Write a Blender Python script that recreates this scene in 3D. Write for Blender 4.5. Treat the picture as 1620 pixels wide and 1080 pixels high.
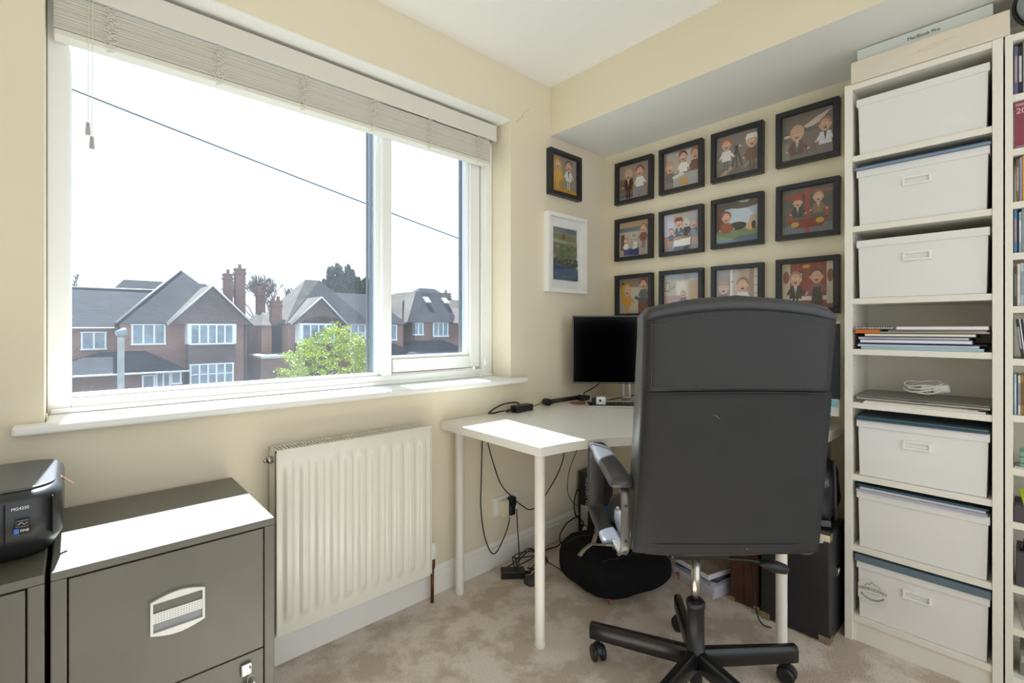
import bpy, bmesh, math, random
from mathutils import Vector, Matrix, Euler
random.seed(7)
for o in list(bpy.data.objects): bpy.data.objects.remove(o)
SC = bpy.context.scene
COL = SC.collection
# ------------------------------------------------------------------ camera, sky, sun, exposure
cam_d = bpy.data.cameras.new('camera'); cam = bpy.data.objects.new('camera', cam_d); COL.objects.link(cam)
cam.location = (0, 0, 1.16); cam.rotation_euler = (math.radians(90), 0, math.radians(-42.6))
cam_d.sensor_width = 36; cam_d.lens = 753.8/1620*36; cam_d.shift_y = -21/1620; cam_d.clip_start = .02; cam_d.clip_end = 300
SC.camera = cam
W = bpy.data.worlds.new('sky'); SC.world = W; W.use_nodes = True
bg = W.node_tree.nodes['Background']; bg.inputs[0].default_value = (.90, .95, 1.0, 1); bg.inputs[1].default_value = 1.7
sd = bpy.data.lights.new('sun', 'SUN'); sun = bpy.data.objects.new('sun', sd); COL.objects.link(sun)
sd.energy = 34; sd.angle = math.radians(.53); sd.color = (1, .95, .87)
sun.rotation_euler = Vector((-.105, -1, -1.27)).to_track_quat('-Z', 'Y').to_euler(); sun.location = (1, 6, 8)
vs = SC.view_settings; vs.view_transform = 'Standard'; vs.look = 'None'; vs.gamma = 1; vs.use_curve_mapping = False; vs.exposure = 0.0

# ------------------------------------------------------------------ materials
def lin(h):
    if isinstance(h, (tuple, list)): return (h[0], h[1], h[2], 1)
    h = h.lstrip('#'); c = [int(h[i:i+2], 16)/255 for i in (0, 2, 4)]
    return tuple([x/12.92 if x <= .04045 else ((x+.055)/1.055)**2.4 for x in c]+[1])
MC = {}
def mat(name, col, rough=.5, metal=0, spec=.5, bump=0, bscale=200, var=0, vscale=8, coat=0, emit=0):
    if name in MC: return MC[name]
    m = bpy.data.materials.new(name); m.use_nodes = True; nt = m.node_tree; p = nt.nodes['Principled BSDF']
    c = lin(col); p.inputs['Base Color'].default_value = c; p.inputs['Roughness'].default_value = rough
    p.inputs['Metallic'].default_value = metal; p.inputs['Specular IOR Level'].default_value = spec
    p.inputs['Coat Weight'].default_value = coat
    tc = nt.nodes.new('ShaderNodeTexCoord')
    if bump:
        n = nt.nodes.new('ShaderNodeTexNoise'); n.inputs['Scale'].default_value = bscale; n.inputs['Detail'].default_value = 3
        b = nt.nodes.new('ShaderNodeBump'); b.inputs['Strength'].default_value = bump; b.inputs['Distance'].default_value = .002
        nt.links.new(tc.outputs['Object'], n.inputs['Vector']); nt.links.new(n.outputs['Fac'], b.inputs['Height']); nt.links.new(b.outputs[0], p.inputs['Normal'])
    if var:
        n = nt.nodes.new('ShaderNodeTexNoise'); n.inputs['Scale'].default_value = vscale; n.inputs['Detail'].default_value = 4
        r = nt.nodes.new('ShaderNodeValToRGB'); r.color_ramp.elements[0].position = .35; r.color_ramp.elements[1].position = .65
        r.color_ramp.elements[0].color = tuple(x*(1-var) for x in c[:3])+(1,); r.color_ramp.elements[1].color = tuple(min(1, x*(1+var)) for x in c[:3])+(1,)
        nt.links.new(tc.outputs['Object'], n.inputs['Vector']); nt.links.new(n.outputs['Fac'], r.inputs[0]); nt.links.new(r.outputs[0], p.inputs['Base Color'])
    MC[name] = m; return m
def col(hexs): return mat('print_'+hexs.lstrip('#'), hexs, .45)
wall_m = mat('cream_wall_paint', '#e8ddc4', .75, spec=.25, bump=.08, bscale=120, var=.015, vscale=2)
ceil_m = mat('ceiling_paint', '#f0eee6', .85, spec=.2, bump=.06, bscale=90)
soff_m = mat('soffit_paint', '#e9e8e2', .6, spec=.3)
trim_m = mat('white_gloss_trim', '#f0eee8', .35, spec=.4)
upvc_m = mat('white_upvc', '#f2f2ee', .25)
desk_m = mat('white_desk_foil', '#eeeae0', .32)
shelf_m = mat('white_shelf_foil', '#ece8db', .4)
boxp_m = mat('white_card_box', '#e9e7e4', .7, spec=.2, bump=.05, bscale=300)
rad_m = mat('radiator_enamel', '#e6e3d4', .22, coat=.2)
cab_m = mat('grey_cabinet_steel', '#666359', .38, spec=.5, bump=.12, bscale=700, var=.06, vscale=5)
gap_m = mat('dark_gap', '#0b0b0b', .9)
leather_m = mat('black_leather', '#383838', .36, spec=.5, bump=.18, bscale=330, var=.05, vscale=9)
fabric_m = mat('charcoal_backcloth', '#353536', .8, spec=.2, bump=.25, bscale=900, var=.07, vscale=6)
blkmet_m = mat('black_painted_metal', '#1a1a1b', .28, spec=.5)
blkpla_m = mat('black_plastic', '#1c1c1e', .42)
blkgl_m = mat('black_gloss', '#060607', .12)
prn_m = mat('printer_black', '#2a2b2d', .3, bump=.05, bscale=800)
chrome_m = mat('brushed_chrome', '#b9b7b2', .22, metal=1)
silver_m = mat('silver_plastic', '#cfcfcb', .3, metal=.3)
brass_m = mat('pale_brass', '#cdb98f', .25, metal=1)
grey_m = mat('grey_plastic', '#77787a', .4)
cable_m = mat('black_cable', '#111113', .5)
wcable_m = mat('white_cable', '#e6e4de', .4)
frame_m = mat('black_frame_wood', '#26262a', .4, bump=.05, bscale=200)
wframe_m = mat('white_frame_wood', '#f1efe9', .4)
cream_pl = mat('cream_plastic', '#e4dcbf', .4)
bagcl_m = mat('black_bag_cloth', '#19191c', .9, spec=.15, bump=.5, bscale=60)
strap_m = mat('beige_webbing', '#a89e88', .8)
red_m = mat('red_cord', '#a8352c', .7)
leath_brown = mat('brown_case_leather', '#4e2a1f', .45, bump=.3, bscale=200, var=.1)
amp_m = mat('black_case_vinyl', '#242425', .45, bump=.4, bscale=500)
paper_m = mat('paper', '#e6e6ea', .7)
copper_m = mat('tarnished_copper', '#7a4a2c', .45, metal=.7, var=.3, vscale=30)
rug_blue = mat('blue_grey_card', '#66788a', .5)
screen_m = mat('black_screen', '#020203', .12, spec=.12)

def glass_mat(name, tint, gl, film=0):
    m = bpy.data.materials.new(name); m.use_nodes = True; nt = m.node_tree; nt.nodes.clear()
    o = nt.nodes.new('ShaderNodeOutputMaterial'); t = nt.nodes.new('ShaderNodeBsdfTransparent'); t.inputs[0].default_value = tint
    g = nt.nodes.new('ShaderNodeBsdfGlossy'); g.inputs['Roughness'].default_value = .02
    mx = nt.nodes.new('ShaderNodeMixShader'); mx.inputs[0].default_value = gl
    nt.links.new(t.outputs[0], mx.inputs[1]); nt.links.new(g.outputs[0], mx.inputs[2]); last = mx
    if film:      # thin dusty film on the panes, added to wash the view with haze
        d = nt.nodes.new('ShaderNodeBsdfTranslucent'); d.inputs[0].default_value = (.78, .87, 1, 1)
        n = nt.nodes.new('ShaderNodeTexNoise'); n.inputs['Scale'].default_value = 9; n.inputs['Detail'].default_value = 6
        mr = nt.nodes.new('ShaderNodeMapRange'); mr.inputs[1].default_value = .3; mr.inputs[2].default_value = .75; mr.inputs[3].default_value = film*.75; mr.inputs[4].default_value = film*1.35
        tc = nt.nodes.new('ShaderNodeTexCoord'); nt.links.new(tc.outputs['Object'], n.inputs['Vector']); nt.links.new(n.outputs['Fac'], mr.inputs[0])
        m2 = nt.nodes.new('ShaderNodeMixShader'); nt.links.new(mr.outputs[0], m2.inputs[0])
        nt.links.new(mx.outputs[0], m2.inputs[1]); nt.links.new(d.outputs[0], m2.inputs[2]); last = m2
    nt.links.new(last.outputs[0], o.inputs[0]); return m
pane_m = glass_mat('dusty_hazy_window_glass', (.82, .89, .96, 1), .03, .009)
picglass_m = glass_mat('picture_glass', (1, 1, 1, 1), .045)

def carpet_mat():
    m = bpy.data.materials.new('beige_carpet'); m.use_nodes = True; nt = m.node_tree; p = nt.nodes['Principled BSDF']
    tc = nt.nodes.new('ShaderNodeTexCoord'); p.inputs['Roughness'].default_value = 1; p.inputs['Specular IOR Level'].default_value = .05
    n1 = nt.nodes.new('ShaderNodeTexNoise'); n1.inputs['Scale'].default_value = 5.5; n1.inputs['Detail'].default_value = 5; n1.inputs['Roughness'].default_value = .62
    n2 = nt.nodes.new('ShaderNodeTexNoise'); n2.inputs['Scale'].default_value = 210; n2.inputs['Detail'].default_value = 4
    r = nt.nodes.new('ShaderNodeValToRGB'); r.color_ramp.elements[0].position = .43; r.color_ramp.elements[1].position = .55
    r.color_ramp.elements[0].color = lin('#d5c5b2'); r.color_ramp.elements[1].color = lin('#f4e8da')  # mottled tones put the shaded lie of the pile into the colour
    mx = nt.nodes.new('ShaderNodeMix'); mx.data_type = 'RGBA'; mx.blend_type = 'MULTIPLY'; mx.inputs[0].default_value = .75
    r2 = nt.nodes.new('ShaderNodeValToRGB'); r2.color_ramp.elements[0].position = .3; r2.color_ramp.elements[0].color = (.72, .70, .67, 1); r2.color_ramp.elements[1].position = .62; r2.color_ramp.elements[1].color = (1, 1, 1, 1)
    b = nt.nodes.new('ShaderNodeBump'); b.inputs['Strength'].default_value = .9; b.inputs['Distance'].default_value = .006
    for n in (n1, n2): nt.links.new(tc.outputs['Object'], n.inputs['Vector'])
    nt.links.new(n1.outputs['Fac'], r.inputs[0]); nt.links.new(n2.outputs['Fac'], r2.inputs[0])
    nt.links.new(r.outputs[0], mx.inputs[6]); nt.links.new(r2.outputs[0], mx.inputs[7]); nt.links.new(mx.outputs[2], p.inputs['Base Color'])
    nt.links.new(n2.outputs['Fac'], b.inputs['Height']); nt.links.new(b.outputs[0], p.inputs['Normal']); return m
carpet_m = carpet_mat()

def brick_mat(name, c1, c2, mortar, sc=1, roof=False):
    m = bpy.data.materials.new(name); m.use_nodes = True; nt = m.node_tree; p = nt.nodes['Principled BSDF']; p.inputs['Roughness'].default_value = .95; p.inputs['Specular IOR Level'].default_value = .1
    tc = nt.nodes.new('ShaderNodeTexCoord'); mp = nt.nodes.new('ShaderNodeSeparateXYZ'); cb = nt.nodes.new('ShaderNodeCombineXYZ')
    ad = nt.nodes.new('ShaderNodeMath'); ad.operation = 'ADD'
    b = nt.nodes.new('ShaderNodeTexBrick'); b.inputs['Scale'].default_value = sc; b.inputs['Color1'].default_value = lin(c1); b.inputs['Color2'].default_value = lin(c2); b.inputs['Mortar'].default_value = lin(mortar)
    b.inputs['Mortar Size'].default_value = .012; b.inputs['Brick Width'].default_value = .22 if not roof else .26; b.inputs['Row Height'].default_value = .075 if not roof else .17
    nt.links.new(tc.outputs['Object'], mp.inputs[0]); nt.links.new(mp.outputs[0], ad.inputs[0]); nt.links.new(mp.outputs[1], ad.inputs[1])
    nt.links.new(ad.outputs[0], cb.inputs[0]); nt.links.new(mp.outputs[2], cb.inputs[1]); nt.links.new(cb.outputs[0], b.inputs['Vector'])
    nt.links.new(b.outputs['Color'], p.inputs['Base Color'])
    n = nt.nodes.new('ShaderNodeTexNoise'); n.inputs['Scale'].default_value = .8; n.inputs['Detail'].default_value = 5; nt.links.new(tc.outputs['Object'], n.inputs['Vector'])
    mx = nt.nodes.new('ShaderNodeMix'); mx.data_type = 'RGBA'; mx.blend_type = 'MULTIPLY'; mx.inputs[0].default_value = .6
    r = nt.nodes.new('ShaderNodeValToRGB'); r.color_ramp.elements[0].color = (.55, .55, .55, 1); r.color_ramp.elements[1].color = (1, 1, 1, 1); r.color_ramp.elements[0].position = .3; r.color_ramp.elements[1].position = .6
    nt.links.new(n.outputs['Fac'], r.inputs[0]); nt.links.new(b.outputs['Color'], mx.inputs[6]); nt.links.new(r.outputs[0], mx.inputs[7]); nt.links.new(mx.outputs[2], p.inputs['Base Color'])
    return m
brick_m = brick_mat('red_brick', '#a8705e', '#966252', '#a89a90')
brickd_m = brick_mat('brown_brick', '#7b5548', '#8c6050', '#8a7c74')
tilehung_m = brick_mat('hung_tiles', '#7d6b68', '#6f5f5d', '#55494a', roof=True)
roof_m = brick_mat('roof_tiles', '#34353c', '#2c2d34', '#202126', roof=True)
roofl_m = brick_mat('brown_sunlit_roof_tiles', '#5d5650', '#544d48', '#423d39', roof=True)  # lighter brown tiles, also painting the sun on left-facing roof slopes
extw_m = mat('white_exterior_frame', '#f2f4f6', .5)
extg_m = mat('exterior_window_glass', '#8593a0', .12, var=.35, vscale=1.5)
bark_m = mat('bark', '#6d625a', .9)
leaf_m = mat('spring_leaves', '#9aa845', .7, var=.35, vscale=3)
dleaf_m = mat('evergreen_leaves', '#3f5446', .9, var=.3, vscale=1)

# ------------------------------------------------------------------ mesh helpers
class MB:
    def __init__(s): s.bm = bmesh.new()
    def face(s, vs, mi=0):
        f = s.bm.faces.new([s.bm.verts.new(v) for v in vs]); f.material_index = mi; return s
    def box(s, x0, x1, y0, y1, z0, z1, mi=0):
        v = [s.bm.verts.new(p) for p in ((x0,y0,z0),(x1,y0,z0),(x1,y1,z0),(x0,y1,z0),(x0,y0,z1),(x1,y0,z1),(x1,y1,z1),(x0,y1,z1))]
        for q in ((3,2,1,0),(4,5,6,7),(0,1,5,4),(1,2,6,5),(2,3,7,6),(3,0,4,7)):
            f = s.bm.faces.new([v[i] for i in q]); f.material_index = mi
        return s
    def obox(s, c, size, rot, mi=0):
        M_ = Matrix.Translation(c) @ Euler(rot).to_matrix().to_4x4(); n0 = len(s.bm.verts)
        s.bm.verts.ensure_lookup_table(); old = set(s.bm.verts)
        x, y, z = (a/2 for a in size); s.box(-x, x, -y, y, -z, z, mi)
        for v in s.bm.verts:
            if v not in old: v.co = M_ @ v.co
        return s
    def ring(s, c, ax, r, seg, up=None):
        ax = Vector(ax).normalized(); u = up or (Vector((0,0,1)) if abs(ax.z) < .9 else Vector((1,0,0)))
        a = ax.cross(u).normalized(); b = ax.cross(a).normalized(); c = Vector(c)
        return [s.bm.verts.new(c + a*r*math.cos(2*math.pi*i/seg) + b*r*math.sin(2*math.pi*i/seg)) for i in range(seg)]
    def skin(s, rings, mi=0, cap=True, closed=False):
        n = len(rings[0]); m = len(rings)
        for k in range(m if closed else m-1):
            A, B = rings[k], rings[(k+1) % m]
            for i in range(n):
                f = s.bm.faces.new((A[i], A[(i+1) % n], B[(i+1) % n], B[i])); f.material_index = mi; f.smooth = True
        if cap and not closed:
            f = s.bm.faces.new(rings[0]); f.material_index = mi
            f = s.bm.faces.new(list(reversed(rings[-1]))); f.material_index = mi
        return s
    def cyl(s, p0, p1, r0, r1=None, seg=20, mi=0):
        r1 = r0 if r1 is None else r1; ax = Vector(p1)-Vector(p0)
        return s.skin([s.ring(p0, ax, r0, seg), s.ring(p1, ax, r1, seg)], mi)
    def stack(s, prof, c=(0,0,0), seg=24, mi=0):     # lathe about z: [(r,z)]
        return s.skin([s.ring((c[0], c[1], c[2]+z), (0,0,1), r, seg) for r, z in prof], mi)
    def tube(s, pts, r, seg=8, closed=False, mi=0):
        P = [Vector(p) for p in pts]; R = []; up = None
        for i, p in enumerate(P):
            a = P[(i-1) % len(P)] if (closed or i) else P[0]; b = P[(i+1) % len(P)] if (closed or i < len(P)-1) else P[-1]
            t = (b-a).normalized() if (b-a).length > 1e-9 else Vector((0,0,1))
            if up is None: up = Vector((0,0,1)) if abs(t.z) < .9 else Vector((1,0,0))
            u = (up - t*up.dot(t)).normalized(); up = u; w = t.cross(u)
            rr = r[i] if isinstance(r, (list, tuple)) else r
            R.append([s.bm.verts.new(p+u*rr*math.cos(2*math.pi*k/seg)+w*rr*math.sin(2*math.pi*k/seg)) for k in range(seg)])
        return s.skin(R, mi, closed=closed)
    def prism(s, poly, f0, f1, mi=0):       # poly: list of (a,b); f0/f1 map (a,b)->xyz for the two ends
        A = [s.bm.verts.new(f0(*p)) for p in poly]; B = [s.bm.verts.new(f1(*p)) for p in poly]; n = len(poly)
        s.bm.faces.new(A).material_index = mi; s.bm.faces.new(list(reversed(B))).material_index = mi
        for i in range(n): s.bm.faces.new((A[i], B[i], B[(i+1) % n], A[(i+1) % n])).material_index = mi
        return s
    def build(s, name, m, parent=None, smooth=False, bevel=0, seg=2, sub=0, recalc=True):
        if recalc: bmesh.ops.recalc_face_normals(s.bm, faces=s.bm.faces)
        me = bpy.data.meshes.new(name); s.bm.to_mesh(me); s.bm.free()
        for x in (m if isinstance(m, (list, tuple)) else [m]): me.materials.append(x)
        if smooth:
            for p in me.polygons: p.use_smooth = True
        o = bpy.data.objects.new(name, me); COL.objects.link(o)
        if parent: o.parent = parent
        if bevel:
            b = o.modifiers.new('bevel', 'BEVEL'); b.width = bevel; b.segments = seg; b.limit_method = 'ANGLE'; b.angle_limit = math.radians(40)
            b.harden_normals = False
        if sub:
            b = o.modifiers.new('sub', 'SUBSURF'); b.levels = sub; b.render_levels = sub
        return o
def spl(pts, n=6, closed=False):
    P = [Vector(p) for p in pts]; N = len(P); out = []
    for i in range(N if closed else N-1):
        g = lambda k: P[k % N] if closed else P[max(0, min(N-1, k))]
        a, b, c, d_ = g(i-1), g(i), g(i+1), g(i+2)
        for k in range(n):
            t = k/n; out.append(.5*((2*b)+(c-a)*t+(2*a-5*b+4*c-d_)*t*t+(3*b-a-3*c+d_)*t*t*t))
    if not closed: out.append(P[-1])
    return out
def thing(name, label, cat, loc=(0,0,0), rz=0, group=None):
    o = bpy.data.objects.new(name, None); COL.objects.link(o); o.location = loc; o.rotation_euler = (0,0,rz); o.empty_display_size = .05
    o['label'] = label; o['category'] = cat
    if group: o['group'] = group
    return o
def tag(o, label, cat, group=None, loc=None):
    o['label'] = label; o['category'] = cat
    if group: o['group'] = group
    return o
def struct(o): o['kind'] = 'structure'; return o
def dup(root, loc, rz, label):
    r = root.copy(); COL.objects.link(r); r.location = loc; r.rotation_euler = (0,0,rz); r['label'] = label
    for ch in list(root.children):
        c = ch.copy(); COL.objects.link(c); c.parent = r
        for g in ch.children:
            e = g.copy(); COL.objects.link(e); e.parent = c
    return r
def text(name, s, size, m, parent, loc, rot, bend=0, label=None, sx=1, ext=.0004):
    cu = bpy.data.curves.new(name, 'FONT'); cu.body = s; cu.size = size; cu.extrude = ext; cu.align_x = 'CENTER'; cu.align_y = 'CENTER'
    t = bpy.data.objects.new(name, cu); COL.objects.link(t); bpy.context.view_layer.update()
    me = bpy.data.meshes.new_from_object(t.evaluated_get(bpy.context.evaluated_depsgraph_get())); bpy.data.objects.remove(t)
    for v in me.vertices: v.co.x *= sx; v.co.y -= bend*v.co.x**2
    me.materials.clear(); me.materials.append(m); o = bpy.data.objects.new(name, me); COL.objects.link(o)
    o.parent = parent; o.location = loc; o.rotation_euler = rot
    if label: o['label'] = label
    return o

# ------------------------------------------------------------------ room shell
YA, XB, HC = 1.768, 2.402, 2.467
struct(MB().box(-1.5, XB+.1, -1.4, YA+.02, -.12, 0).build('floor', carpet_m))
struct(MB().box(-1.5, XB+.1, -1.4, YA+.22, HC, HC+.1).build('ceiling', ceil_m))
m = MB()                                    # window wall: opening X -.058..1.617, Z .89..2.21
m.box(-1.5, -.058, YA, YA+.22, 0, HC); m.box(1.617, XB+.12, YA, YA+.22, 0, HC); m.box(-.058, 1.617, YA, YA+.22, 2.21, HC); m.box(-.058, 1.617, YA, YA+.22, 0, .885)
struct(m.build('wall_left', wall_m))
struct(MB().box(XB, XB+.12, -1.4, YA, 0, HC).build('wall_right', wall_m))
struct(MB().box(-1.6, -1.5, -1.4, YA+.22, 0, HC).build('wall_back', wall_m))
m = MB(); m.box(1.907, XB, -1.4, YA, 2.205, HC, 0)
o = struct(m.build('trim_1', [wall_m, soff_m]))
for p in o.data.polygons:
    if p.normal.z < -.5: p.material_index = 1
struct(MB().box(-.057, 1.616, YA+.002, YA+.142, 2.204, 2.2105).build('trim_2', trim_m))
def skirting(name, run, L):
    prof = [(0,0),(.016,0),(.016,.085),(.012,.093),(.012,.1),(.015,.103),(.010,.115),(.004,.122),(0,.122)]
    struct(MB().prism(prof, *run).build(name, trim_m, bevel=.001))
skirting('baseboard_left', (lambda a,b: (-1.5, YA-a, b), lambda a,b: (XB, YA-a, b)), 0)
skirting('baseboard_right', (lambda a,b: (XB-a, -1.4, b), lambda a,b: (XB-a, YA-.016, b)), 0)
# hairline crack in the paint above the window corner, and the seam below the sill
tag_c = MB().tube(spl([(1.655,YA-.0002,2.205),(1.69,YA-.0002,2.24),(1.715,YA-.0002,2.275),(1.75,YA-.0002,2.305)],5), .0008, 5).build('trim_3', mat('crack', '#a39877', .9)); struct(tag_c)

# ------------------------------------------------------------------ window
win = bpy.data.objects.new('window_1', None); COL.objects.link(win); win.location = (.78, 1.95, 1.55); win['kind'] = 'structure'
def wl(o): o.location = Vector(o.location)-win.location; o.parent = win; return o
m = MB()
def upright(m, x0, x1, y0, y1, z0, z1, step=.012):
    m.box(x0, x1, y0, y1, z0, z1)
f = MB()
f.box(-.057, -.006, 1.91, 1.985, .912, 2.204); f.box(-.006, 1.545, 1.91, 1.985, .912, .952); f.box(-.006, 1.545, 1.91, 1.985, 2.15, 2.204)
f.box(1.545, 1.616, 1.91, 1.985, .912, 2.204); f.box(.985, 1.032, 1.905, 1.985, .952, 2.15)
f.box(-.05, 1.61, 1.898, 1.93, .912, .928)     # lower lip on the frame
wl(f.build('window_frame', upvc_m, bevel=.004))
b = MB(); b.box(-.018, -.004, 1.925, 1.945, .952, 2.15); b.box(-.004, .975, 1.925, 1.945, .950, .967); b.box(-.004, .975, 1.925, 1.945, 2.135, 2.15); b.box(.972, .987, 1.93, 1.945, .952, 2.15)
wl(b.build('glazing_bead', upvc_m, bevel=.004))
wl(MB().box(-.004, .974, 1.950, 1.955, .955, 2.15).build('window_pane', pane_m))
sp = MB(); sp.box(.958, .973, 1.957, 1.975, .957, 2.14); wl(sp.build('pane_spacer', mat('spacer_grey', '#9a9a98', .4)))
sp = MB(); sp.box(.944, .948, 1.957, 1.975, .957, 2.14); wl(sp.build('pane_spacer', mat('spacer_dark', '#6b6a68', .5)))
s = MB()
s.box(1.034, 1.046, 1.93, 1.995, .962, 2.145); s.box(1.478, 1.54, 1.92, 1.995, .962, 2.145); s.box(1.046, 1.478, 1.92, 1.995, .962, 1.022); s.box(1.046, 1.478, 1.92, 1.995, 2.09, 2.145)
sash = wl(s.build('window_sash', upvc_m, bevel=.005))
def sl(o): o.parent = sash; return o
bd = MB(); bd.box(1.046,1.478,1.93,1.95,1.022,1.036); bd.box(1.468,1.478,1.93,1.95,1.036,2.09); o = bd.build('glazing_bead', upvc_m, bevel=.003); o.parent = sash
o = MB().box(1.04, 1.47, 1.955, 1.960, 1.02, 2.1).build('window_pane', pane_m); o.parent = sash
o = MB().box(1.449, 1.457, 1.961, 1.98, 1.03, 2.1).build('pane_spacer', mat('spacer_dark', '#6b6a68', .5)); o.parent = sash
for c in sash.children: pass
wl(MB().box(1.5405, 1.5445, 1.93, 1.98, .96, 2.15).build('window_seal', mat('seal_grey', '#8a8880', .6)))
for ch in list(sash.children): ch.matrix_parent_inverse.identity()
# sash sits in the frame's own offset, its children share the offset already
# sill board
m = MB()
m.prism([(-.116,1.716),(1.690,1.716),(1.690,1.7675),(1.616,1.7675),(1.616,1.909),(-.057,1.909),(-.057,1.7675),(-.116,1.7675)], lambda a,b:(a,b,.886), lambda a,b:(a,b,.912))
o = struct(m.build('trim_4', trim_m, bevel=.008, seg=3))
struct(MB().box(-.057, 1.616, 1.7675, 1.99, .82, .886).build('trim_5', trim_m)) if False else None

# ------------------------------------------------------------------ venetian blind
bl = thing('venetian_blind', 'white slatted wooden blind pulled up to the top of the window', 'blind', (.77, 1.85, 2.2))
def at(o, root): o.location = Vector(o.location)-root.location if root.rotation_euler.z == 0 else o.location; return o
def P_(root, mb, name, m_, **k): o = mb.build(name, m_, root, **k); o.location = -Vector(root.location); return o
blw = mat('blind_white', '#dedacd', .45)
P_(bl, MB().box(-.046, 1.588, 1.842, 1.852, 2.112, 2.190).box(1.580,1.588,1.852,1.895,2.112,2.19).box(-.046,-.038,1.852,1.895,2.112,2.19), 'valance', blw, bevel=.002)
P_(bl, MB().box(-.036, 1.578, 1.854, 1.898, 2.150, 2.19), 'headrail', blw)
m = MB()
n = 22
for i in range(n):
    z = 2.006+.0047*i; dy = random.uniform(-.0012, .0012); x = 1.553-random.uniform(0,.002)
    m.box(-.042, x, 1.853+dy, 1.902+dy, z, z+.0034)
P_(bl, m, 'slat_stack', blw)
P_(bl, MB().box(-.042, 1.553, 1.851, 1.903, 1.986, 2.004), 'bottom_rail', blw, bevel=.003)
cordm = mat('blind_cord', '#e6e2d2', .8)
for x in (.08, .361, .635, .916, 1.193, 1.476):
    m = MB()
    for q in range(4):
        ph = q*1.7; yy = 1.848-.002*(q % 2)
        pts = [(x+.012*math.sin(ph+i*1.9+random.uniform(-.5,.5))+.006*(q-1.5), yy-.003*abs(math.sin(i+ph)), 2.112-i*.0085) for i in range(15)]
        m.tube(spl(pts, 4), .0011, 5)
    m.cyl((x,1.86,1.986),(x,1.86,1.980),.008,.006,10)
    P_(bl, m, 'ladder_cord', cordm)
for x, z in ((.030, 1.753), (.0385, 1.715)):
    P_(bl, MB().tube([(x+.002,1.836,2.19),(x,1.834,z)], .0009, 5), 'lift_cord', cordm)
    P_(bl, MB().stack([(.0018,0),(.0042,-.002),(.0062,-.034),(.0055,-.037),(.002,-.038)], (x,1.834,z), 12), 'tassel', mat('tassel_grey', '#aeb0ad', .4))
P_(bl, MB().tube([(1.512,1.840,2.12),(1.512,1.842,1.01)], .0009, 5), 'lift_cord', cordm)
P_(bl, MB().stack([(.002,0),(.005,-.003),(.0065,-.03),(.003,-.034)], (1.512,1.842,1.01), 12), 'tassel', wcable_m)
o = MB().box(1.500, 1.522, 1.862, 1.878, .9125, .935).build('cord_holder', wcable_m, bevel=.005); tag(o, 'small white plastic cord stop at the right end of the window sill', 'cord holder')

# ------------------------------------------------------------------ radiator
rd = thing('radiator', 'white ribbed panel radiator under the window', 'radiator', (.785, 1.70, 0))
m = MB(); NX, NZ = 132, 40; x0, x1, z0, z1 = .487, 1.083, .142, .752
grid = []
pitch = (x1-x0-.03)/11
def sm(t): t = max(0, min(1, t)); return t*t*(3-2*t)
for j in range(NZ+1):
    z = z0+(z1-z0)*j/NZ; row = []
    e = sm((z-z0-.045)/.022)*sm((z1-.045-z)/.022)
    for i in range(NX+1):
        x = x0+(x1-x0)*i/NX; t = ((x-x0-.015)/pitch) % 1; inside = 0 < (x-x0-.015) < 11*pitch
        d = sm((t-.17)/.13)*sm((.83-t)/.13) if inside else 0
        row.append(m.bm.verts.new((x, 1.675-.013*d*e, z)))
    grid.append(row)
for j in range(NZ):
    for i in range(NX):
        q = m.bm.faces.new((grid[j][i], grid[j][i+1], grid[j+1][i+1], grid[j+1][i])); q.smooth = True
m.box(x0, x1, 1.6755, 1.684, z0, z1)
P_(rd, m, 'front_panel', rad_m, recalc=False)
for q in (x0, x1-.003): P_(rd, MB().box(q, q+.003, 1.662, 1.745, z0+.01, z1+.006), 'side_panel', rad_m, bevel=.001)
m = MB(); m.box(x0, x1, 1.662, 1.680, z1, z1+.006); m.box(x0, x1, 1.738, 1.745, z1, z1+.006)
for i in range(50): x = x0+.006+i*(x1-x0-.012)/49; m.box(x-.0024, x+.0024, 1.68, 1.738, z1, z1+.006)
P_(rd, m, 'top_grille', rad_m)
P_(rd, MB().box(x0+.02, x1-.02, 1.700, 1.742, z0+.02, z1-.03), 'convector', mat('convector_grey', '#8d8b82', .6))
for q in (x0+.1, x1-.12): P_(rd, MB().box(q, q+.02, 1.745, 1.7675, .3, .6), 'wall_bracket', rad_m)
P_(rd, MB().cyl((.487,1.712,.722),(.470,1.712,.722),.012,seg=16).cyl((.470,1.712,.722),(.460,1.712,.722),.007,seg=6), 'blanking_plug', chrome_m)
P_(rd, MB().cyl((1.083,1.715,.165),(1.112,1.715,.165),.009,seg=14).cyl((1.118,1.715,.145),(1.118,1.715,.185),.012,seg=14).cyl((1.118,1.715,0),(1.118,1.715,.145),.0075,seg=14), 'valve_pipe', copper_m)
m = MB().stack([(.013,.185),(.0165,.19),(.0165,.235),(.014,.25),(.008,.255)], (1.118,1.715,0), 20)
for k in range(8):
    a = k*math.pi/4; m.box(1.118+.0165*math.cos(a)-.0016, 1.118+.0165*math.cos(a)+.0016, 1.715+.0165*math.sin(a)-.0016, 1.715+.0165*math.sin(a)+.0016, .195, .235)
P_(rd, m, 'valve_cap', trim_m)

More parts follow.
